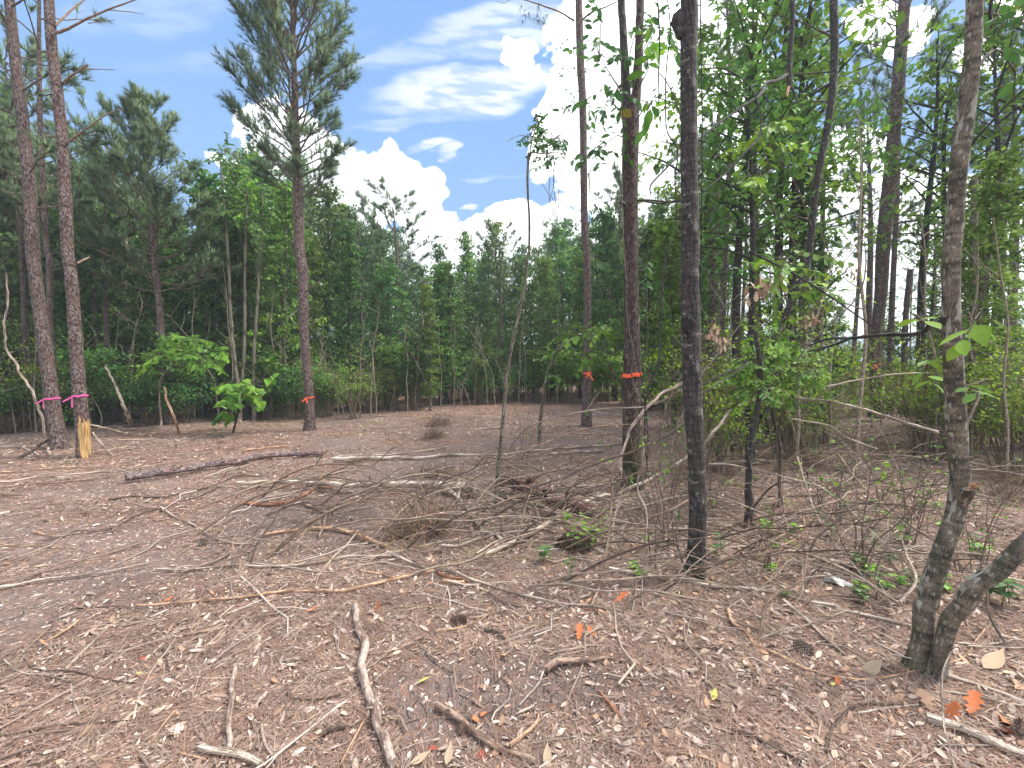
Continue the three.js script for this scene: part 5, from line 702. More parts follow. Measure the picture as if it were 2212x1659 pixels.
const S = [
  ['pale grey bare branch reaching in from the left edge', 'white', A, [[-40, 880], [0, 868], [120, 832], [300, 805], [500, 782], [700, 757], [900, 705], [970, 690]], 24, 6],
  ['long thin grey branch across the left middle ground', 'pale', A, [[1010, 738], [1130, 740], [1380, 728], [1500, 714], [1700, 718], [1880, 716], [2080, 690], [2212, 665], ...zz(B, [[150, 655], [330, 655]])], 13, 20],
  ['long tan branch lying across the near left ground', 'tan', A, [[880, 977], [1050, 968], [1300, 945], [1560, 920], [1800, 887], [1950, 880], [2212, 885], ...zz(B, [[150, 855], [350, 808], [480, 772], [630, 745]])], 17, 24],
  ['thin pale split stick at the left edge', 'tan', A, [[-30, 572], [150, 580], [330, 585], [500, 600]], 9, 7],
  ['short pale split chunk near the left edge', 'tan', A, [[205, 492], [280, 510], [385, 526]], 12, 9],
  ['stubby pale branch end at the left edge', 'pale', A, [[-40, 392], [0, 386], [62, 370]], 22, 20],
  ['long pole of pale brown wood at far left, farther of two', 'pale', A, [[-30, 175], [250, 142], [560, 112], [860, 76]], 13, 11],
  ['orange tan split pole at the far left edge', 'tan', A, [[-30, 114], [150, 100], [330, 82], [560, 70]], 12, 8],
  ['weathered long pole at far left just before the grey purple log', 'brown', A, [[-30, 212], [200, 182], [500, 162], [770, 120]], 9, 8],
  ['dark wavy branch in front of the grey purple log', 'dark', A, [[700, 286], [840, 268], [1050, 268], [1200, 240], [1400, 186], [1530, 132], [1700, 130]], 11, 8],
  ['pale crooked branch sloping down right in the left middle ground', 'pale', A, [[1040, 335], [1120, 395], [1250, 450], [1380, 530], [1480, 560], [1580, 575], [1700, 565]], 15, 8],
  ['long thin dark stick sloping up to the right in the left middle ground', 'dark', A, [[250, 557], [480, 512], [700, 480], [880, 390], [1000, 345], [1260, 270], [1420, 200]], 7, 7],
  ['orange brown barkless limb with a kinked end', 'orange', A, [[1560, 310], [1740, 318], [1880, 302], [1960, 265], [2040, 215], [2150, 208]], 24, 14],
  ['kinked grey brown branch dropping from the orange limb', 'brown', A, [[1950, 315], [2040, 345], [2105, 382], [2086, 450], [2060, 530]], 24, 16],
  ['thick tan peeled branch bending down in the middle', 'tan', A, [[1690, 522], [1850, 490], [2080, 472], [2212, 490], ...zz(B, [[80, 506], [200, 560], [300, 598]])], 18, 30],
  ['thin brown stick beside the peeled tan branch', 'brown', A, [[1740, 390], [2000, 440], [2150, 465]], 8, 7],
  ['long pale branch running down right from the middle', 'pale', B, [[300, 630], [440, 690], [600, 745], [720, 755], [870, 820], [1180, 905], [1400, 955], [1640, 985], ...zz(E, [[1745, 102]])], 26, 15],
  ['curved grey branch end by the foot of the leaning sapling', 'pale', B, [[655, 592], [760, 590], [900, 542], [1010, 515], [1170, 492], [1360, 478]], 26, 12],
  ['thin pale stick pair crossing the middle, upper one', 'pale', B, [[-10, 740], [200, 700], [370, 672]], 10, 8],
  ['short pale broken stick in the centre foreground', 'tan', B, [[125, 752], [230, 765], [380, 800]], 18, 14],
  ['round tan wood chunk in the centre foreground', 'tan', B, [[660, 820], [720, 822], [800, 828]], 30, 28],
  ['thin brown root looping at the centre foreground', 'dark', E, [[955, -10], [1070, 62], [1300, 90], [1450, 72], [1640, -5]], 11, 8],
  ['flat white and brown slab of bark left of the round chunk', 'orange', B, [[630, 770], [700, 790], [790, 800]], 26, 14],
  ['long pale stick running from the dark straight tree to the near forked tree', 'white', B, [[1735, 740], [1900, 770], [2212, 815], ...zz(C, [[200, 850], [400, 870], [580, 895], [800, 945], [1000, 982]]), ...zz(G, [[1000, 90], [1200, 145], [1490, 212]])], 28, 22],
  ['stripped pale pole on the right wood floor', 'pale', C, [[180, 590], [400, 598], [640, 620], [820, 632], [950, 680], [1150, 735], [1360, 757]], 16, 32],
  ['brown stick crossing the pale pole at the right', 'dark', C, [[560, 265], [820, 262], [920, 245], [1100, 200], [1260, 150], [1450, 115]], 13, 8],
  ['tan branch going down right toward the dark tree foot', 'tan', C, [[355, 590], [450, 690], [540, 790], [600, 835]], 18, 14],
  ['winding tan root or vine across the right foreground', 'tan', G, [[300, 100], [340, 190], [450, 280], [480, 330], [640, 400], [820, 492], [960, 530], [1100, 550], [1300, 542], [1550, 492], [1800, 420], [1900, 310], [1960, 225]], 26, 16],
  ['pale grey stick sloping to the right in the right foreground', 'pale', G, [[660, 45], [800, 160], [950, 310], [1065, 402]], 26, 20],
  ['thin straight grey twig in the right foreground', 'pale', G, [[630, 367], [840, 320], [1100, 260], [1390, 165]], 8, 8],
  ['dark thin root at the left edge of the right foreground', 'dark', G, [[-60, 340], [60, 348], [180, 350], [400, 370]], 20, 10],
  ['thick pale topped branch in the bottom right corner', 'pale', G, [[1585, 818], [1800, 898], [2050, 1008], [2260, 1090]], 64, 62],
  ['short white stick left of the orange leaves at bottom right', 'white', G, [[1145, 772], [1300, 740], [1530, 720]], 20, 16],
  ['dark curved root arching in the right foreground', 'dark', G, [[935, 1030], [970, 880], [1060, 762], [1150, 715], [1300, 705], [1430, 722]], 26, 26],
  ['thin grey stick in front of the forked tree foot', 'pale', G, [[1690, 630], [1900, 662], [2100, 710], [2240, 728]], 16, 18],
  ['dark rotten stick at the bottom right of the middle', 'dark', G, [[330, 888], [460, 920], [600, 1000], [780, 1095]], 30, 24],
  ['long thin dark stick at the bottom of the right foreground', 'dark', G, [[-40, 720], [200, 860], [340, 905]], 10, 9],
  ['thin pale stick at the bottom edge right of the middle', 'tan', G, [[-20, 1033], [130, 1055], [270, 1108]], 16, 13],
  ['grey bundle twig beside the forked tree foot, upper one', 'pale', G, [[1780, 318], [2000, 325], [2230, 268]], 18, 13],
  ['grey bundle twig beside the forked tree foot, middle one', 'pale', G, [[1850, 338], [2030, 345], [2230, 350]], 16, 13],
  ['grey bundle twig beside the forked tree foot, lowest one', 'grey', G, [[1870, 402], [2050, 422], [2230, 388]], 16, 15],
  ['thick crooked brown branch pointing toward the viewer at the bottom middle', 'grey', E, [[92, 92], [110, 250], [150, 370], [125, 480], [150, 600], [212, 760], [262, 880], [302, 1000], [345, 1120]], 50, 80],
  ['stout brown branch in the bottom middle foreground', 'brown', E, [[615, 728], [740, 810], [850, 880], [1000, 980], [1130, 1045], [1260, 1098]], 48, 46],
  ['bent tan branch touching the stout brown branch', 'tan', E, [[1095, 990], [1200, 915], [1265, 840], [1285, 762]], 34, 20],
  ['pale peeled strip curving down from a grey chunk', 'white', E, [[1155, 722], [1230, 640], [1290, 560], [1320, 480], [1390, 425], [1432, 415]], 12, 22],
  ['grey brown chunk of branch behind the peeled strip', 'brown', E, [[1330, 505], [1420, 448], [1580, 430], [1745, 412]], 50, 34],
  ['small crooked grey twig in the bottom middle', 'white', E, [[975, 825], [1010, 750], [1080, 692], [1102, 618]], 16, 10],
  ['short dark chunk right of the pine cone', 'dark', E, [[928, 238], [990, 245], [1055, 257]], 30, 28],
  ['thin pale stick under the pine cone', 'tan', E, [[615, 242], [740, 226], [880, 180], [985, 108]], 16, 9],
  ['thin brown stick right of the thick crooked branch', 'brown', E, [[185, 392], [280, 382], [475, 320]], 13, 9],
  ['pinkish split stick in the bottom right middle', 'orange', E, [[1672, 642], [1730, 710], [1815, 805]], 24, 24],
  ['tan stick lying along the left of the thick crooked branch', 'tan', E, [[5, 1110], [70, 970], [172, 798]], 18, 14],
  ['curved thin pale twig at the right of the middle foreground', 'pale', E, [[1728, 520], [1830, 541], [1930, 546], [2005, 508]], 14, 10],
  ['upright grey stick in the bottom left foreground', 'grey', D, [[1513, 490], [1497, 620], [1482, 850], [1474, 1020]], 38, 46],
  ['rotten chunk at the foot of the upright grey stick', 'pale', D, [[1290, 1008], [1460, 1045], [1560, 1070], [1680, 1120]], 58, 70],
  ['short tan stick at the bottom edge in the left foreground', 'tan', D, [[1155, 1035], [1230, 1050], [1330, 1075]], 22, 20],
  ['straight grey stick in the left foreground', 'pale', D, [[695, 212], [560, 350], [425, 492]], 16, 20],
  ['dark wavy twig in the left foreground', 'dark', D, [[155, 420], [240, 490], [450, 500], [640, 542], [870, 580]], 13, 12],
  ['long brown stick lying before the tan branch', 'brown', D, [[1190, 268], [1340, 240], [1480, 180], [1620, 150], [1850, 110], [2025, 5]], 20, 13],
  ['dark hooked twig in the left foreground', 'dark', D, [[1840, 608], [1870, 668], [2070, 682], [2205, 650]], 14, 12],
  ['long dark root at the bottom left', 'dark', D, [[-20, 932], [300, 870], [550, 842], [840, 820]], 18, 12],
  ['small hooked dark twig in the left foreground', 'dark', D, [[1055, 345], [1070, 420], [1092, 500], [1127, 546]], 15, 14],
  ['dark grey stick right of the upright grey stick', 'grey', D, [[1685, 855], [1712, 970], [1795, 1108]], 26, 30],
  ['thin arched twig right of the upright grey stick', 'brown', D, [[1535, 735], [1610, 782], [1642, 890]], 11, 10],
  ['thin straight twig near the bottom left edge', 'brown', D, [[615, 1095], [800, 950], [882, 850]], 12, 10],
  ['split brown twig in the bottom left', 'tan', D, [[978, 965], [1050, 850], [1125, 762]], 14, 12],
  ['dark root end left of the thick crooked branch', 'dark', D, [[2085, 930], [2110, 895], [2230, 865]], 34, 40],
  ['tan twig at the upper left of the foreground', 'tan', D, [[288, 312], [400, 250], [525, 158]], 12, 15],
  ['brown thin twig at the upper left of the foreground', 'brown', D, [[155, 385], [240, 290], [355, 192]], 11, 10],
  ['grey long pole lying across the middle ground, farthest of three', 'pale', U2, [[-20, 1312], [300, 1304], [600, 1270], [700, 1250]], 11, 8],
  ['silvery thick pole lying across the middle ground', 'white', U2, [[-40, 1338], [200, 1331], [560, 1326], [710, 1308], [1010, 1305]], 28, 12],
  ['dark pole right behind the silvery pole', 'dark', U2, [[-40, 1362], [60, 1358], [140, 1345]], 16, 14],
  ['pale pole in the middle ground right of the leaning sapling', 'pale', U2, [[1050, 1302], [1250, 1280], [1600, 1250], [1950, 1232]], 14, 12],
  ['grey pole stub in the middle ground before the twin stemmed tree', 'grey', U2, [[1340, 1302], [1500, 1292], [1690, 1282]], 20, 17],
  ['pale stick at the far side of the clearing', 'pale', U2, [[860, 1142], [940, 1136], [1035, 1124]], 9, 10],
  ['short pale stick at the far side of the clearing, left one', 'pale', U2, [[715, 1108], [770, 1113], [840, 1117]], 8, 7],
  ['pale fallen stick at the far left of the clearing', 'tan', U1, [[1560, 1278], [1700, 1262], [1855, 1248]], 9, 10],
  ['pale log end at the far left wood edge', 'tan', U1, [[755, 1207], [850, 1207], [935, 1205]], 10, 9],
  ['low pale pole on the far left edge of the clearing', 'pale', U1, [[-20, 1258], [130, 1255], [200, 1280], [272, 1322]], 13, 12]];
for (const [label, kind, z, pts, w0, w1] of S) stick(/root|vine/.test(label) ? 'surface_root' : /pole/.test(label) ? 'fallen_pole' : /chunk|slab/.test(label) ? 'wood_chunk' : /twig/.test(label) ? 'fallen_twig' : /branch|limb/.test(label) ? 'fallen_branch' : 'fallen_stick', label, /root|vine/.test(label) ? 'root' : /pole/.test(label) ? 'pole' : /chunk|slab/.test(label) ? 'wood chunk' : /twig/.test(label) ? 'twig' : /branch|limb/.test(label) ? 'branch' : 'stick', kind, z, pts, w0, w1);
// forked ones and those raised off the ground
stick('fallen_branch', 'crooked white forked branch sticking up beside the grey log', 'branch', 'white', B, [[690, 205, 5.1], [760, 265, 4.9], [830, 350, 4.6], [880, 440, 4.3], [930, 500], [1000, 522], [1060, 560]], 26, 24, { kids: [['fork', B, [[762, 265, 4.9], [775, 190, 4.95], [803, 103, 5]], 20, 15]] });
stick('fallen_stick', 'pale forked stick at the left edge of the foreground', 'stick', 'pale', D, [[30, 430], [140, 510], [300, 525], [495, 582]], 17, 13, { kids: [['fork', D, [[460, 585], [472, 690], [512, 788]], 16, 18]] });
stick('leaning_branch', 'long pale leaning branch running up right behind the dark straight tree', 'branch', 'pale', B, [[925, 652], [1100, 560, 3.75], [1290, 455, 4.0], [1480, 345, 4.2], [1640, 262, 4.4], [1760, 245, 4.5], [1900, 185, 4.6], [2060, 115, 4.75], [2212, 15, 4.9], ...zz(U3, [[180, 1190, 5.1], [330, 1010, 5.4], [420, 960, 5.5], [560, 920, 5.6], [660, 912, 5.7]])], 36, 16);
const AIR = [
  ['tan branch propped up over the pale pole at the right', 'tan', C, [[460, 640, 3.6], [590, 590, 3.6], [700, 550, 3.6], [795, 490, 3.65], [790, 420, 3.7], [790, 360, 3.75]], 12, 16],
  ['short tan prop under the propped branch', 'tan', C, [[650, 590, 3.6], [620, 690, 3.5], [578, 795]], 12, 15],
  ['long pale whip arching down right across the right wood', 'pale', C, [[180, 42, 4.2], [320, 50, 4.1], [500, 85, 4], [720, 140, 3.8], [870, 180, 3.7], [1000, 262, 3.5], [1150, 400, 3.2], [1300, 550, 2.9], [1430, 660, 2.7], [1515, 812]], 11, 9],
  ['pale stem leaning down right to the right foreground', 'pale', C, [[755, 0, 4.4], [800, 160, 4.1], [870, 350, 3.7], [980, 540, 3.3], [1100, 680, 3.0], [1250, 860, 2.8], [1345, 985]], 12, 12],
  ['thin straight stem leaning toward the near forked tree', 'brown', C, [[1010, -20, 4.2], [1140, 150, 3.8], [1270, 280, 3.4], [1400, 400, 3.1], [1635, 527, 2.7]], 11, 7],
  ['dark upright dead stem behind the tan propped branch', 'dark', C, [[615, -150, 4.3], [622, 0, 4.3], [635, 180, 4.2], [652, 280, 4.15], [690, 440, 4.1], [690, 610]], 13, 13],
  ['dark bent stem curving up right beside the dead stem', 'dark', C, [[455, 360], [490, 300, 4.1], [570, 200, 4.0], [640, 165, 3.9], [760, 160, 3.9]], 18, 8],
  ['grey bent stem standing before the near forked tree', 'grey', C, [[1325, 905], [1270, 800, 2.9], [1265, 700, 2.9], [1310, 600, 2.9], [1352, 478, 2.9]], 18, 11],
  ['low arching twig in the right foreground', 'pale', C, [[315, 985], [420, 890, 2.7], [560, 835, 2.75], [750, 790, 2.8], [880, 765, 2.8], [1050, 770, 2.75], [1200, 810, 2.65], [1400, 965]], 10, 11],
  ['thin grey stem rising near the viewer at the right', 'pale', G, [[1760, 305, 2.05], [1700, 440, 1.9], [1682, 600, 1.75], [1690, 800, 1.6], [1722, 920, 1.52], [1775, 1110, 1.42]], 15, 17],
  ['arched grey twig under the long pale stick at the right', 'pale', G, [[500, 292], [650, 215, 2.6], [790, 190, 2.6], [920, 140, 2.65], [1075, 104]], 11, 11],
  ['long thin bare stem sweeping up right across the clearing', 'brown', U2, [[560, 1520], [640, 1490, 4.6], [900, 1390, 4.7], [1200, 1270, 4.8], [1500, 1150, 4.9], [1700, 1110, 4.9], [1920, 1095, 4.9]], 11, 8],
  ['thin grey stem sweeping up right to the twin stemmed tree, upper one', 'pale', U2, [[1105, 1235], [1300, 1080, 5.2], [1500, 1030, 5.2], [1700, 1000, 5.1], [2000, 975, 4.9], [2212, 870, 4.7]], 9, 10],
  ['dark hooked stem sweeping up right before the twin stemmed tree', 'dark', U2, [[1185, 1610], [1200, 1550, 4.0], [1250, 1510, 4.0], [1450, 1440, 4.1], [1650, 1350, 4.2], [1850, 1290, 4.2], [2100, 1180, 4.2], [2230, 1090, 4.2]], 13, 12],
  ['stout grey stem curving up right past the twin stemmed tree', 'grey', U2, [[1740, 1655], [1790, 1480, 4.4], [1830, 1250, 4.5], [1900, 1080, 4.6], [2040, 930, 4.7], [2212, 830, 4.8]], 20, 22],
  ['forked pale twig standing left of the slim taped pine', 'pale', U2, [[1590, 1010, 9.5], [1640, 930, 9.4], [1672, 893, 9.4]], 9, 7],
  ['pair of pale stems crossing low in the middle, left one', 'pale', B, [[880, 640], [1000, 550, 3.7], [1200, 470, 4.0]], 18, 9],
  ['drooping brown stem looping over the middle foreground', 'brown', B, [[390, 610], [560, 600, 3.5], [760, 605, 3.4], [830, 640, 3.4], [950, 650, 3.4], [1130, 580, 3.5], [1400, 500, 3.6], [1580, 430, 3.7]], 11, 9],
  ['long low stem curving across the middle toward the added stump', 'brown', B, [[390, 640], [520, 690, 3.3], [700, 720, 3.2], [900, 720, 3.2], [1100, 660, 3.3], [1300, 580, 3.4], [1500, 530, 3.5]], 10, 10],
  ['thin brown stem bending down from the dark log', 'brown', B, [[780, 180, 5.2], [870, 200, 5], [930, 260, 4.7], [1010, 340, 4.4], [1050, 420, 4.2], [1045, 490]], 11, 13],
  ['thin dark stem drooping before the dark log', 'dark', B, [[1190, 210, 4.3], [1190, 310, 4.2], [1230, 390, 4.1], [1290, 460, 4.0], [1400, 510]], 10, 12],
  ['upright kinked pale stem right of the dark log', 'white', B, [[1950, 985], [1950, 760, 3.1], [1970, 600, 3.1], [1975, 350, 3.2], [1920, 220, 3.3], [1940, 50, 3.3], [1960, -60, 3.3]], 10, 12],
  ['upright brown stem leaning right of the added stump', 'brown', B, [[1620, 985], [1660, 860, 2.9], [1700, 700, 3], [1735, 500, 3.1], [1745, 280, 3.2], [1760, 50, 3.3]], 18, 12],
  ['thin reddish upright stem in the centre foreground', 'brown', B, [[775, 740], [765, 600, 3.35], [765, 480, 3.4]], 9, 6],
  ['pale slanting stem in the left wood edge, broken off', 'pale', U1, [[845, 1112], [810, 1010, 9.2], [760, 880, 9.1], [682, 725, 9]], 28, 14],
  ['short pale broken pole leaning below the bright sapling', 'tan', U1, [[1157, 1165], [1120, 1050, 9.4], [1080, 950, 9.4], [1060, 862, 9.3]], 20, 16],
  ['pale pole leaning from the stripped pine to the ground', 'pale', U1, [[588, 1100, 7.6], [720, 1135, 8.1], [855, 1172]], 12, 10],
  ['thin pale stick propped right of the stripped pine', 'pale', U1, [[600, 1150, 7.7], [660, 1230, 7.6], [728, 1305]], 10, 9],
  ['tall curved pale stem at the left edge beside the pink taped pine', 'pale', U1, [[322, 1305], [300, 1210, 7.9], [270, 1060, 7.9], [210, 900, 7.9], [120, 750, 8], [45, 600, 8.1], [30, 450, 8.1], [50, 300, 8.2], [40, 120, 8.2]], 22, 14],
  ['dark knotted dead root leaning at the foot of the far left pine', 'dark', U1, [[130, 1325], [200, 1270, 7.9], [260, 1230, 7.8], [330, 1190, 7.7]], 20, 16],
  ['pale long pole lying crooked across the right wood', 'pale', U3, [[650, 912, 5.2], [800, 935, 5], [1000, 962, 4.7], [1250, 1022, 4.3], [1450, 1092, 4], [1660, 1148, 3.7]], 20, 18],
  ['thin pale stem running right under the crooked pole', 'pale', U3, [[715, 1062, 4.8], [820, 1082, 4.7], [960, 1110, 4.5], [1060, 1180, 4.3], [1265, 1256, 4.0]], 11, 11],
  ['greenish straight stem crossing the taped right pine', 'pale', U3, [[945, 852, 4.5], [1150, 810, 4.5], [1400, 772, 4.5], [1600, 768, 4.5]], 9, 8]];
for (const [label, kind, z, pts, w0, w1] of AIR) stick(/root/.test(label) ? 'dead_root' : /pole/.test(label) ? 'leaning_pole' : /twig/.test(label) ? 'raised_twig' : /branch|prop /.test(label) ? 'raised_branch' : 'dead_sapling', label, /root/.test(label) ? 'root' : /pole/.test(label) ? 'pole' : /twig/.test(label) ? 'twig' : /branch|prop/.test(label) ? 'branch' : 'dead sapling', kind, z, pts, w0, w1, { seg: 7 });

// ------------------------------------------------------------------ thin bowed stems of the slash heap
{
  srand(3250); const g = [], nm = ['thin pale bowed stem lying in the slash heap', 'thin brown bowed stem lying in the slash heap', 'thin dark bowed stem lying in the slash heap', 'pale forked bowed stem lying in the slash heap'], gr = ['pale bowed stems of the slash heap', 'brown bowed stems of the slash heap', 'dark bowed stems of the slash heap', 'forked bowed stems of the slash heap'], first = [];
  for (let v = 0; v < 4; v++) { const mb = new MB(), L = [1.5, 1.2, 1.0, 1.3][v], p = []; for (let j = 0; j <= 6; j++) { const t = j / 6; p.push(V((t - .5) * L, .02 + Math.sin(t * 3.1) * [.16, .28, .1, .2][v] + (v === 2 ? t * .35 : 0), gauss() * .05 + Math.sin(t * 4 + v) * .1)); } const [q, r] = smooth(p, .06, [.0075, .007, .0055, .0025]), c = [[1.4, 1.25, 1.1], [.95, .76, .62], [.4, .33, .29], [1.55, 1.42, 1.28]][v]; mb.tube(q, r, 6, { col: c }); for (let j = 0; j < 3; j++) { const b0 = onPath(q, rr(.3, .9)), e = b0.clone().add(V(rr(.1, .4), rr(0, .2), gauss() * .25)); mb.tube([b0, b0.clone().lerp(e, .5).add(V(0, .03, 0)), e], [.0045, .004, .002], 4, { col: c, cap: false }); } g.push(mb.geo()); }
  for (let k = 0; k < 165; k++) { const v = k % 4, mid = k < 66, px = mid ? 1060 + gauss() * 380 : rr(1380, 2150), py = mid ? 1125 + gauss() * 75 : rr(960, 1330), p = gp(px, py); let o; if (!first[v]) o = first[v] = solo('bowed_stem', g[v], M.twig, nm[v], 'stem', gr[v]); else o = copy(first[v]); o.position.copy(p); o.rotation.set(gauss() * .2, R() < .4 ? gauss() * .45 + .4 : R() < .6 ? gauss() * .4 - .4 : R() * 6.28, gauss() * .12, 'YXZ'); o.userData.label = nm[v].replace(' lying in the slash heap', '') + ' lying ' + spot(px, py); o.scale.setScalar(rr(.5, 1.6) * Math.min(1, .35 - p.z * .15)); }
}
// ------------------------------------------------------------------ wiry bare saplings among the slash
{
  srand(3300); const protos = [];
  for (let v = 0; v < 4; v++) { const st = new MB(), fo = new MB(); for (let k = 0; k < 4 + v; k++) { const a = R() * 6.3, l = rr(.3, .9), h = rr(.9, 2.1), p = [V(gauss() * .08, -.05, gauss() * .08)]; for (let j = 1; j <= 4; j++) p.push(V(Math.cos(a) * l * (j / 4) ** 1.5 + gauss() * .05, h * (j / 4) * (1 - .12 * j / 4), Math.sin(a) * l * (j / 4) ** 1.5 + gauss() * .05)); const [q, r] = smooth(p, .12, [.0075, .006, .0045, .002]); const c = of([[.9, .76, .66], [.7, .58, .5], [1.2, 1.08, .96]]); st.tube(q, r, 5, { col: c, cap: false }); for (let j = 0; j < 4; j++) { const b = onPath(q, rr(.3, .95)), e = b.clone().add(V(gauss() * .3, rr(.02, .3), gauss() * .3)); st.tube([b, b.clone().lerp(e, .5).add(V(0, .03, 0)), e], [.0035, .003, .0015], 4, { col: c, cap: false }); if (R() < .5) leafCluster(fo, e, 3, .08, .05, GREEN.yellow, { prof: OVAL }); } } protos.push({ stems: st.geo(), foliage: fo.geo() }); }
  const lab = ['wiry bare sapling with a few leaves among the slash', 'thin many stemmed bare sapling among the slash', 'spreading bare twigs growing up through the slash', 'bushy bare twigs among the fallen branches'], list = [null, null, null, null];
  for (let k = 0; k < 24; k++) {
    const v = k % 4, right = k > 1, px = right ? rr(1400, 2180) : rr(1050, 1480), py = right ? rr(930, 1240) : rr(980, 1230), p = gp(px, py); let o;
    if (!list[v]) o = list[v] = shrubThing(protos[v], 'bare_sapling', lab[v], 'bare sapling', [p.x, p.y, p.z], 0, 1, ['few leaved bare saplings', 'many stemmed bare saplings', 'spreading bare twigs', 'bushy bare twigs'][v]); else o = copy(list[v]); o.position.copy(p); o.rotation.y = R() * 6.28; o.scale.setScalar(rr(.4, .8)); o.userData.label = lab[v].replace(/ among.*| growing.*/, '') + ' ' + spot(px, py);
  }
}
// ------------------------------------------------------------------ seedlings and low plants
{
  srand(3400); const protos = [], names = ['low broad leaved seedling', 'narrow leaved seedling', 'pale green seedling'];
  for (let v = 0; v < 3; v++) { const st = new MB(), fo = new MB(); const h = [.16, .26, .1][v]; st.tube([V(0, -.02, 0), V(.01, h * .5, .01), V(.02, h, 0)], [.004, .003, .002], 5, { col: [.5, .6, .35] }); for (let k = 0; k < 9; k++) { const a = k * 2.4, y = h * rr(.4, 1); fo.leaf(.01, y, 0, Math.cos(a), rr(0, .5), Math.sin(a), 0, 1, 0, rr(.06, .12), v === 1 ? .016 : .028, tint(v === 2 ? GREEN.bright : [[.10, .19, .05], [.07, .15, .04], [.13, .22, .06]], .25), OVAL, rr(.1, .4), .2); } protos.push([st.geo(), fo.geo()]); }
  const first = [], gr = ['broad leaved seedlings of the right wood floor', 'narrow leaved seedlings of the right wood floor', 'pale seedlings of the right wood floor'];
  for (let k = 0; k < 96; k++) {
    const v = Math.floor(R() * 3), q = R(), px = q < .93 ? rr(1540, 2212) : rr(1250, 1560), py = q < .93 ? rr(890, 1330) : rr(1000, 1330), p = gp(px, py); let o;
    if (!first[v]) { o = first[v] = thing('seedling', names[v] + ' on the wood floor', 'seedling', [0, 0, 0], 0, gr[v]); part('stem', protos[v][0], M.twig, o); part('leaves', protos[v][1], M.leaf, o); } else o = copy(first[v]);
    o.userData.label = names[v].replace(' close to the ground', '') + ' ' + spot(px, py); o.position.copy(p); o.rotation.y = R() * 6.28; o.scale.setScalar(rr(.38, .75) * (1 + -p.z * .05));
  }
  const own = [['dark green seedling with glossy leaves right in the middle foreground', B, 1310, 690, 1.1], ['drooping dark leaved seedling left of the long pale stick', B, 1480, 800, .9], ['yellow leaved magnolia like seedling beside the near forked tree', C, 1935, 640, 1.3], ['broad bright green leaved plant at the right edge in front of the fork', G, 2060, 70, 1.4], ['leafy green seedling between the dark tree and the near forked tree', C, 1240, 640, 1.1], ['bright green low plant by the added stump', B, 1650, 520, 1.2]];
  own.forEach(([l, z, u, v2, s], k) => { const o = copy(first[k % 3]); delete o.userData.group; o.userData.label = l; const p = gp(...z([[u, v2]])[0]); o.position.copy(p); o.scale.setScalar(s * .8); });
}
// ------------------------------------------------------------------ clumps of dead needles
{
  srand(3500); const mb = new MB(); for (let k = 0; k < 340; k++) { const a = R() * 6.3, e = rr(.0, 1.45), c = tint([[.20, .12, .075], [.14, .085, .055], [.25, .155, .095], [.18, .13, .09]], .3); mb.leaf(gauss() * .16, rr(.01, .1), gauss() * .08, Math.cos(a) * Math.cos(e), Math.sin(e), Math.sin(a) * Math.cos(e), gauss(), 1, gauss(), rr(.1, .3), .0024, c, [1, .9, .5], rr(.2, 1.1), 0); } const g = mb.geo(); let first;
  const spots = [['big clump of dead brown needles in the middle foreground', B, 560, 500, 1.7], ['dead needle clump hanging over the middle ground', U2, 640, 1110, 1.6], ['dead needle clump by the far middle', U2, 600, 1190, 1.3], ['dead needle clump behind the long sweeping stem', B, 600, 130, 1.1], ['dead needle heap at the right behind the forked tree', C, 2080, 290, 1.3], ['dead needle heap at the right edge', C, 2170, 170, 1.3], ['pale needle clump in the right wood', C, 800, 40, 1.2]];
  for (const [l, z, u, v, s] of spots) { const p = gp(...z([[u, v]])[0]); let o; if (!first) o = first = solo('needle_clump', g, M.dry, l, 'needle clump'); else o = copy(first, l); o.position.copy(p); o.scale.set(s, s * .8, s); o.rotation.y = R() * 6; }
}
// ------------------------------------------------------------------ brown dead leaves caught in the thicket
{
  srand(3550); const mb = new MB(); for (let k = 0; k < 16; k++) mb.leaf(gauss() * .07, gauss() * .1, gauss() * .06, gauss() * .5, -1, gauss() * .5, gauss(), gauss() * .4, 1, rr(.07, .12), .03, tint([[.40, .25, .15], [.33, .2, .12], [.48, .33, .22]], .25), OAK, rr(-.3, .4), .4); const tw = new MB(); tw.tube([V(-.14, .2, 0), V(0, .1, 0), V(.05, -.08, .02)], [.005, .004, .002], 5, { col: [.7, .6, .5] }); let first;
  for (const [l, u, v, d, s] of [['brown dead leaf spray hanging left of the leaning dark tree', 500, 200, 4.6, 1.1], ['narrow brown dead leaf spray close to the leaning dark tree', 620, 170, 4.7, .9], ['pinkish dead leaf spray right of the leaning dark tree', 845, 410, 5.2, .7], ['dead leaf spray right beside the dark straight tree', 215, 490, 4.0, .7], ['lowest dead leaf spray beside the dark straight tree', 285, 560, 4.0, .6], ['rusty dead leaf spray high in the right wood', 1105, 90, 6, .9]]) { const p = at(...U3([[u, v]])[0], d); let o; if (!first) { o = first = thing('dead_leaf_spray', l, 'dead leaves'); part('twig', tw.geo(), M.twig, o); part('leaves', mb.geo(), M.dry, o); } else o = copy(first, l); o.position.copy(p); o.scale.setScalar(s); o.rotation.y = R() * 6; }
}
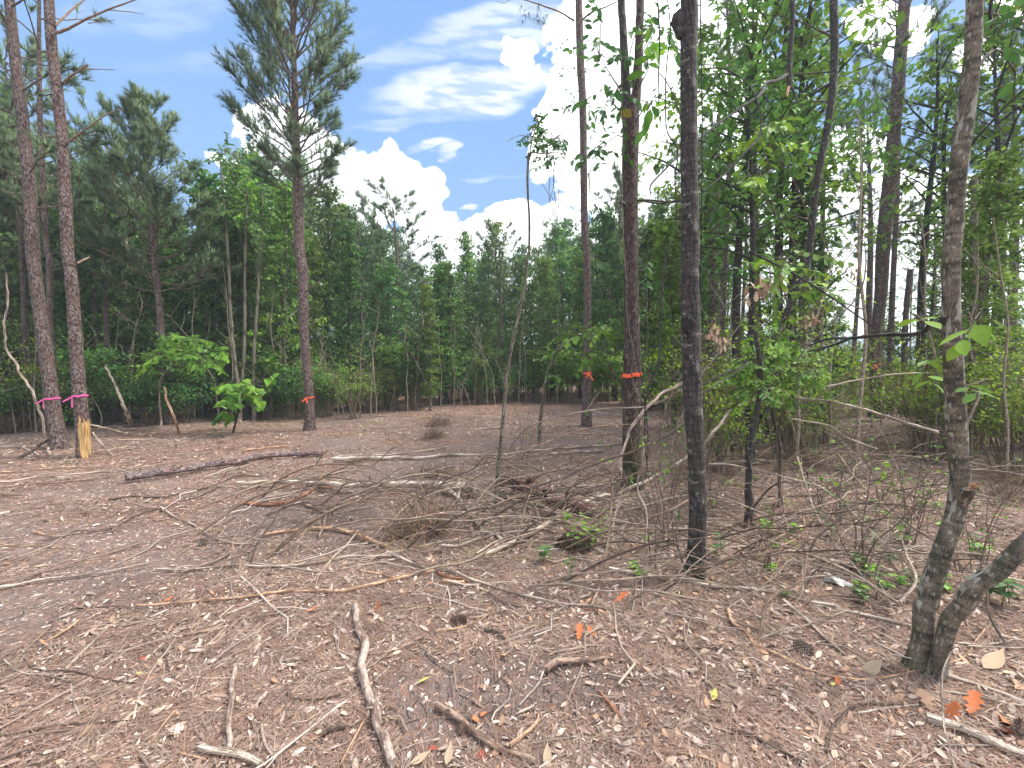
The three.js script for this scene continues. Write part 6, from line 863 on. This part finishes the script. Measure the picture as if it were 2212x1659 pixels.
// ------------------------------------------------------------------ pine cones, fallen leaves, a white scrap
{
  srand(3600); const sc = new THREE.SphereGeometry(1, 7, 5), body = new MB(), scales = []; { const pts = []; for (let k = 0; k < 7; k++) pts.push(V(k * .0125, .022, 0)); body.tube(pts, [.006, .014, .018, .018, .015, .011, .004], 10, { col: [.10, .065, .05] }); }
  const bg = body.geo(), one = new MB(); one.leaf(0, 0, 0, 1, 0, 0, 0, 0, 1, .017, .008, [.16, .10, .07], [.6, 1, .8], -.2, .2); one.leaf(.0135, .0005, .002, 1, 0, 0, 0, 0, 1, .004, .0045, [.48, .40, .33], [.8, 1, .6], 0, 0); const og = one.geo(), mk = (t) => { part('core', bg, M.dry, t); for (let r = 0; r < 8; r++) for (let k = 0; k < 9; k++) { const a = k / 9 * 6.283 + r * .35, f = Math.sin(.4 + r * .32), m = part('scale', og, M.dry, t); m.position.set(.006 + r * .0095, .022 + Math.cos(a) * .012 * f, Math.sin(a) * .012 * f); m.quaternion.setFromUnitVectors(V(1, 0, 0), V(.75, Math.cos(a), Math.sin(a)).normalize()); } return t; };
  let first; for (const [l, z, u, v, s, a] of [['open brown pine cone lying alone in the centre foreground', E, 705, 185, 1.25, .2], ['half buried dark pine cone near the bottom middle', E, 765, 905, .9, 1.2], ['pine cone on the straw left of the near forked tree', G, 855, 390, 1.1, 2], ['grey pine cone at the right edge beside the thick branch', G, 2190, 925, 1.2, .6], ['black pine cone on the left middle ground', A, 1325, 580, 1.3, 2.5]]) { const p = gp(...z([[u, v]])[0]); let o; if (!first) o = first = mk(thing('pine_cone', l, 'pine cone')); else o = copy(first, l); o.position.copy(p); o.scale.setScalar(s); o.rotation.y = a; }
  const mkLeaf = (c, prof, w, cu) => { const mb = new MB(); mb.leaf(-.5, .02, 0, 1, 0, 0, 0, 1, 0, 1, w, c, prof, cu, .3); return mb.geo(); };
  const OVALS = [.05, .45, .75, .95, 1, .97, .82, .55, .25, .04], OAKS = [.04, .12, .25, .52, .5, .3, .34, .72, .85, .6, .42, .55, .95, 1, .7, .5, .66, .72, .45, .08]; const kinds = { orange: mkLeaf([.42, .12, .04], OAKS, .26, -.55), orange2: mkLeaf([.44, .16, .06], OVALS, .28, .45), tan: mkLeaf([.36, .26, .17], OVALS, .24, -.6), tan2: mkLeaf([.40, .31, .23], OAKS, .36, .5), yellow: mkLeaf([.52, .46, .10], OVALS, .24, -.2), red: mkLeaf([.34, .07, .04], OVALS, .32, .45), brown: mkLeaf([.33, .2, .12], OAKS, .4, -.3) };
  const LV = [['orange', G, 1725, 780, 150, .4, 'curled orange leaf nearest the thin grey stem at bottom right'], ['orange', G, 1900, 760, 200, .5, 'large torn orange leaf lying above the thick corner branch'], ['orange2', G, 2120, 815, 170, .3, 'orange leaf farthest right by the thick corner branch'], ['orange2', G, 2080, 880, 170, .9, 'long pale orange leaf in front of the orange pair'], ['brown', G, 1580, 700, 130, 1.2, 'brown curled leaf left of the orange leaves'], ['brown', G, 1500, 645, 70, 2.2, 'small round brown leaf by the white stick'], ['tan', G, 2010, 465, 190, .3, 'wide tan leaf right of the forked tree foot'], ['tan2', G, 2150, 450, 120, 2, 'crumpled tan leaf at the right edge'], ['orange', G, 1020, 585, 80, 1, 'bright orange leaf on the winding root'], ['yellow', G, 985, 582, 60, .7, 'half yellow leaf beside the bright orange leaf'], ['yellow', G, 215, 650, 90, .9, 'yellow green leaf curled in the right foreground'], ['tan2', G, 380, 445, 120, .5, 'tan leaf with a white edge beside the dark root'], ['tan', G, 1230, 490, 150, .2, 'large flat brown leaf before the forked tree'], ['tan2', G, 590, 600, 90, .1, 'flat pale brown leaf in the right foreground'], ['orange', E, 1540, 270, 110, 1.3, 'orange oak leaf hanging left in the centre right'], ['orange', E, 1620, 255, 90, 2.6, 'orange oak leaf hanging right in the centre right'], ['orange', E, 1810, 35, 110, .2, 'rusty oak leaf cluster below the long pale branch end'], ['orange2', E, 925, 765, 60, .8, 'small orange leaf above the stout brown branch'], ['orange2', E, 880, 803, 70, .1, 'small orange red leaf left of the crooked twig'], ['orange', E, 240, 95, 80, .7, 'bright orange leaf beside the thick crooked branch top'], ['yellow', E, 540, 560, 90, .4, 'yellow green leaf right of the thick crooked branch'], ['red', E, 920, 1035, 80, .6, 'dark red leaf under the stout brown branch'], ['red', E, 600, 990, 60, .2, 'dull red leaf left of the stout brown branch'], ['tan', E, 510, 1090, 130, .3, 'broad tan leaf at the bottom edge left'], ['tan', E, 700, 1060, 110, 1.4, 'upright pale tan leaf at the bottom edge'], ['tan2', E, 750, 1095, 120, .2, 'light brown leaf lying at the very bottom edge'], ['tan', E, 1335, 1070, 120, 1.5, 'folded tan leaf at the bottom edge right of the stout branch'], ['brown', E, 1040, 820, 60, 1, 'pinkish brown leaf above the bent tan branch'], ['tan2', E, 1830, 385, 60, 1.2, 'tan leaf beside the peeled strip'], ['orange', A, 1080, 940, 60, .4, 'orange leaf above the tan branch in the left'], ['orange2', A, 1385, 910, 40, .4, 'small orange leaf above the tan branch, farther right'], ['yellow', D, 898, 510, 45, .5, 'yellow brown leaf in the left foreground'], ['tan', D, 735, 265, 60, .2, 'tan orange leaf beside the straight grey stick'], ['tan2', D, 665, 215, 45, .2, 'white leaf at the tip of the straight grey stick'], ['tan2', D, 1075, 240, 50, .1, 'white leaf left of the long brown stick'], ['tan2', D, 1200, 325, 90, .6, 'long white leaf under the long brown stick'], ['tan2', D, 1365, 855, 60, .4, 'white leaf left of the upright grey stick'], ['tan2', D, 2055, 920, 60, 2.2, 'white leaf on the dark root end'], ['orange', D, 2000, 105, 60, .2, 'orange leaf at the right end of the left foreground'], ['red', D, 925, 410, 50, .2, 'red leaf in the left foreground']];
  for (const [k, z, u, v, w, a, l] of LV) { const p = gp(...z([[u, v]])[0]), o = solo('fallen_leaf', kinds[k], M.dry, l, 'leaf'); o.position.copy(p); o.position.y += .012; o.scale.setScalar(w * z.s / F * -p.z); o.rotation.set(rr(-.5, .5), a, rr(-.4, .4)); }
  const mb = new MB(), b = gp(...C([[990, 815]])[0]); for (let k = 0; k < 16; k++) { const a = R() * 6.3; mb.leaf(gauss() * .03, .01 + R() * .02, gauss() * .025, Math.cos(a), rr(0, .4), Math.sin(a), gauss() * .3, 1, gauss() * .3, rr(.05, .09), .03, [.82, .80, .76], [.5, 1, .9, .7, .5], rr(-.4, .4), .3); } const o = solo('white_scrap', mb.geo(), M.dry, 'crumpled white scrap on the ground right of the dark straight tree', 'scrap'); o.position.copy(b);
}
renderer.render(scene, camera);
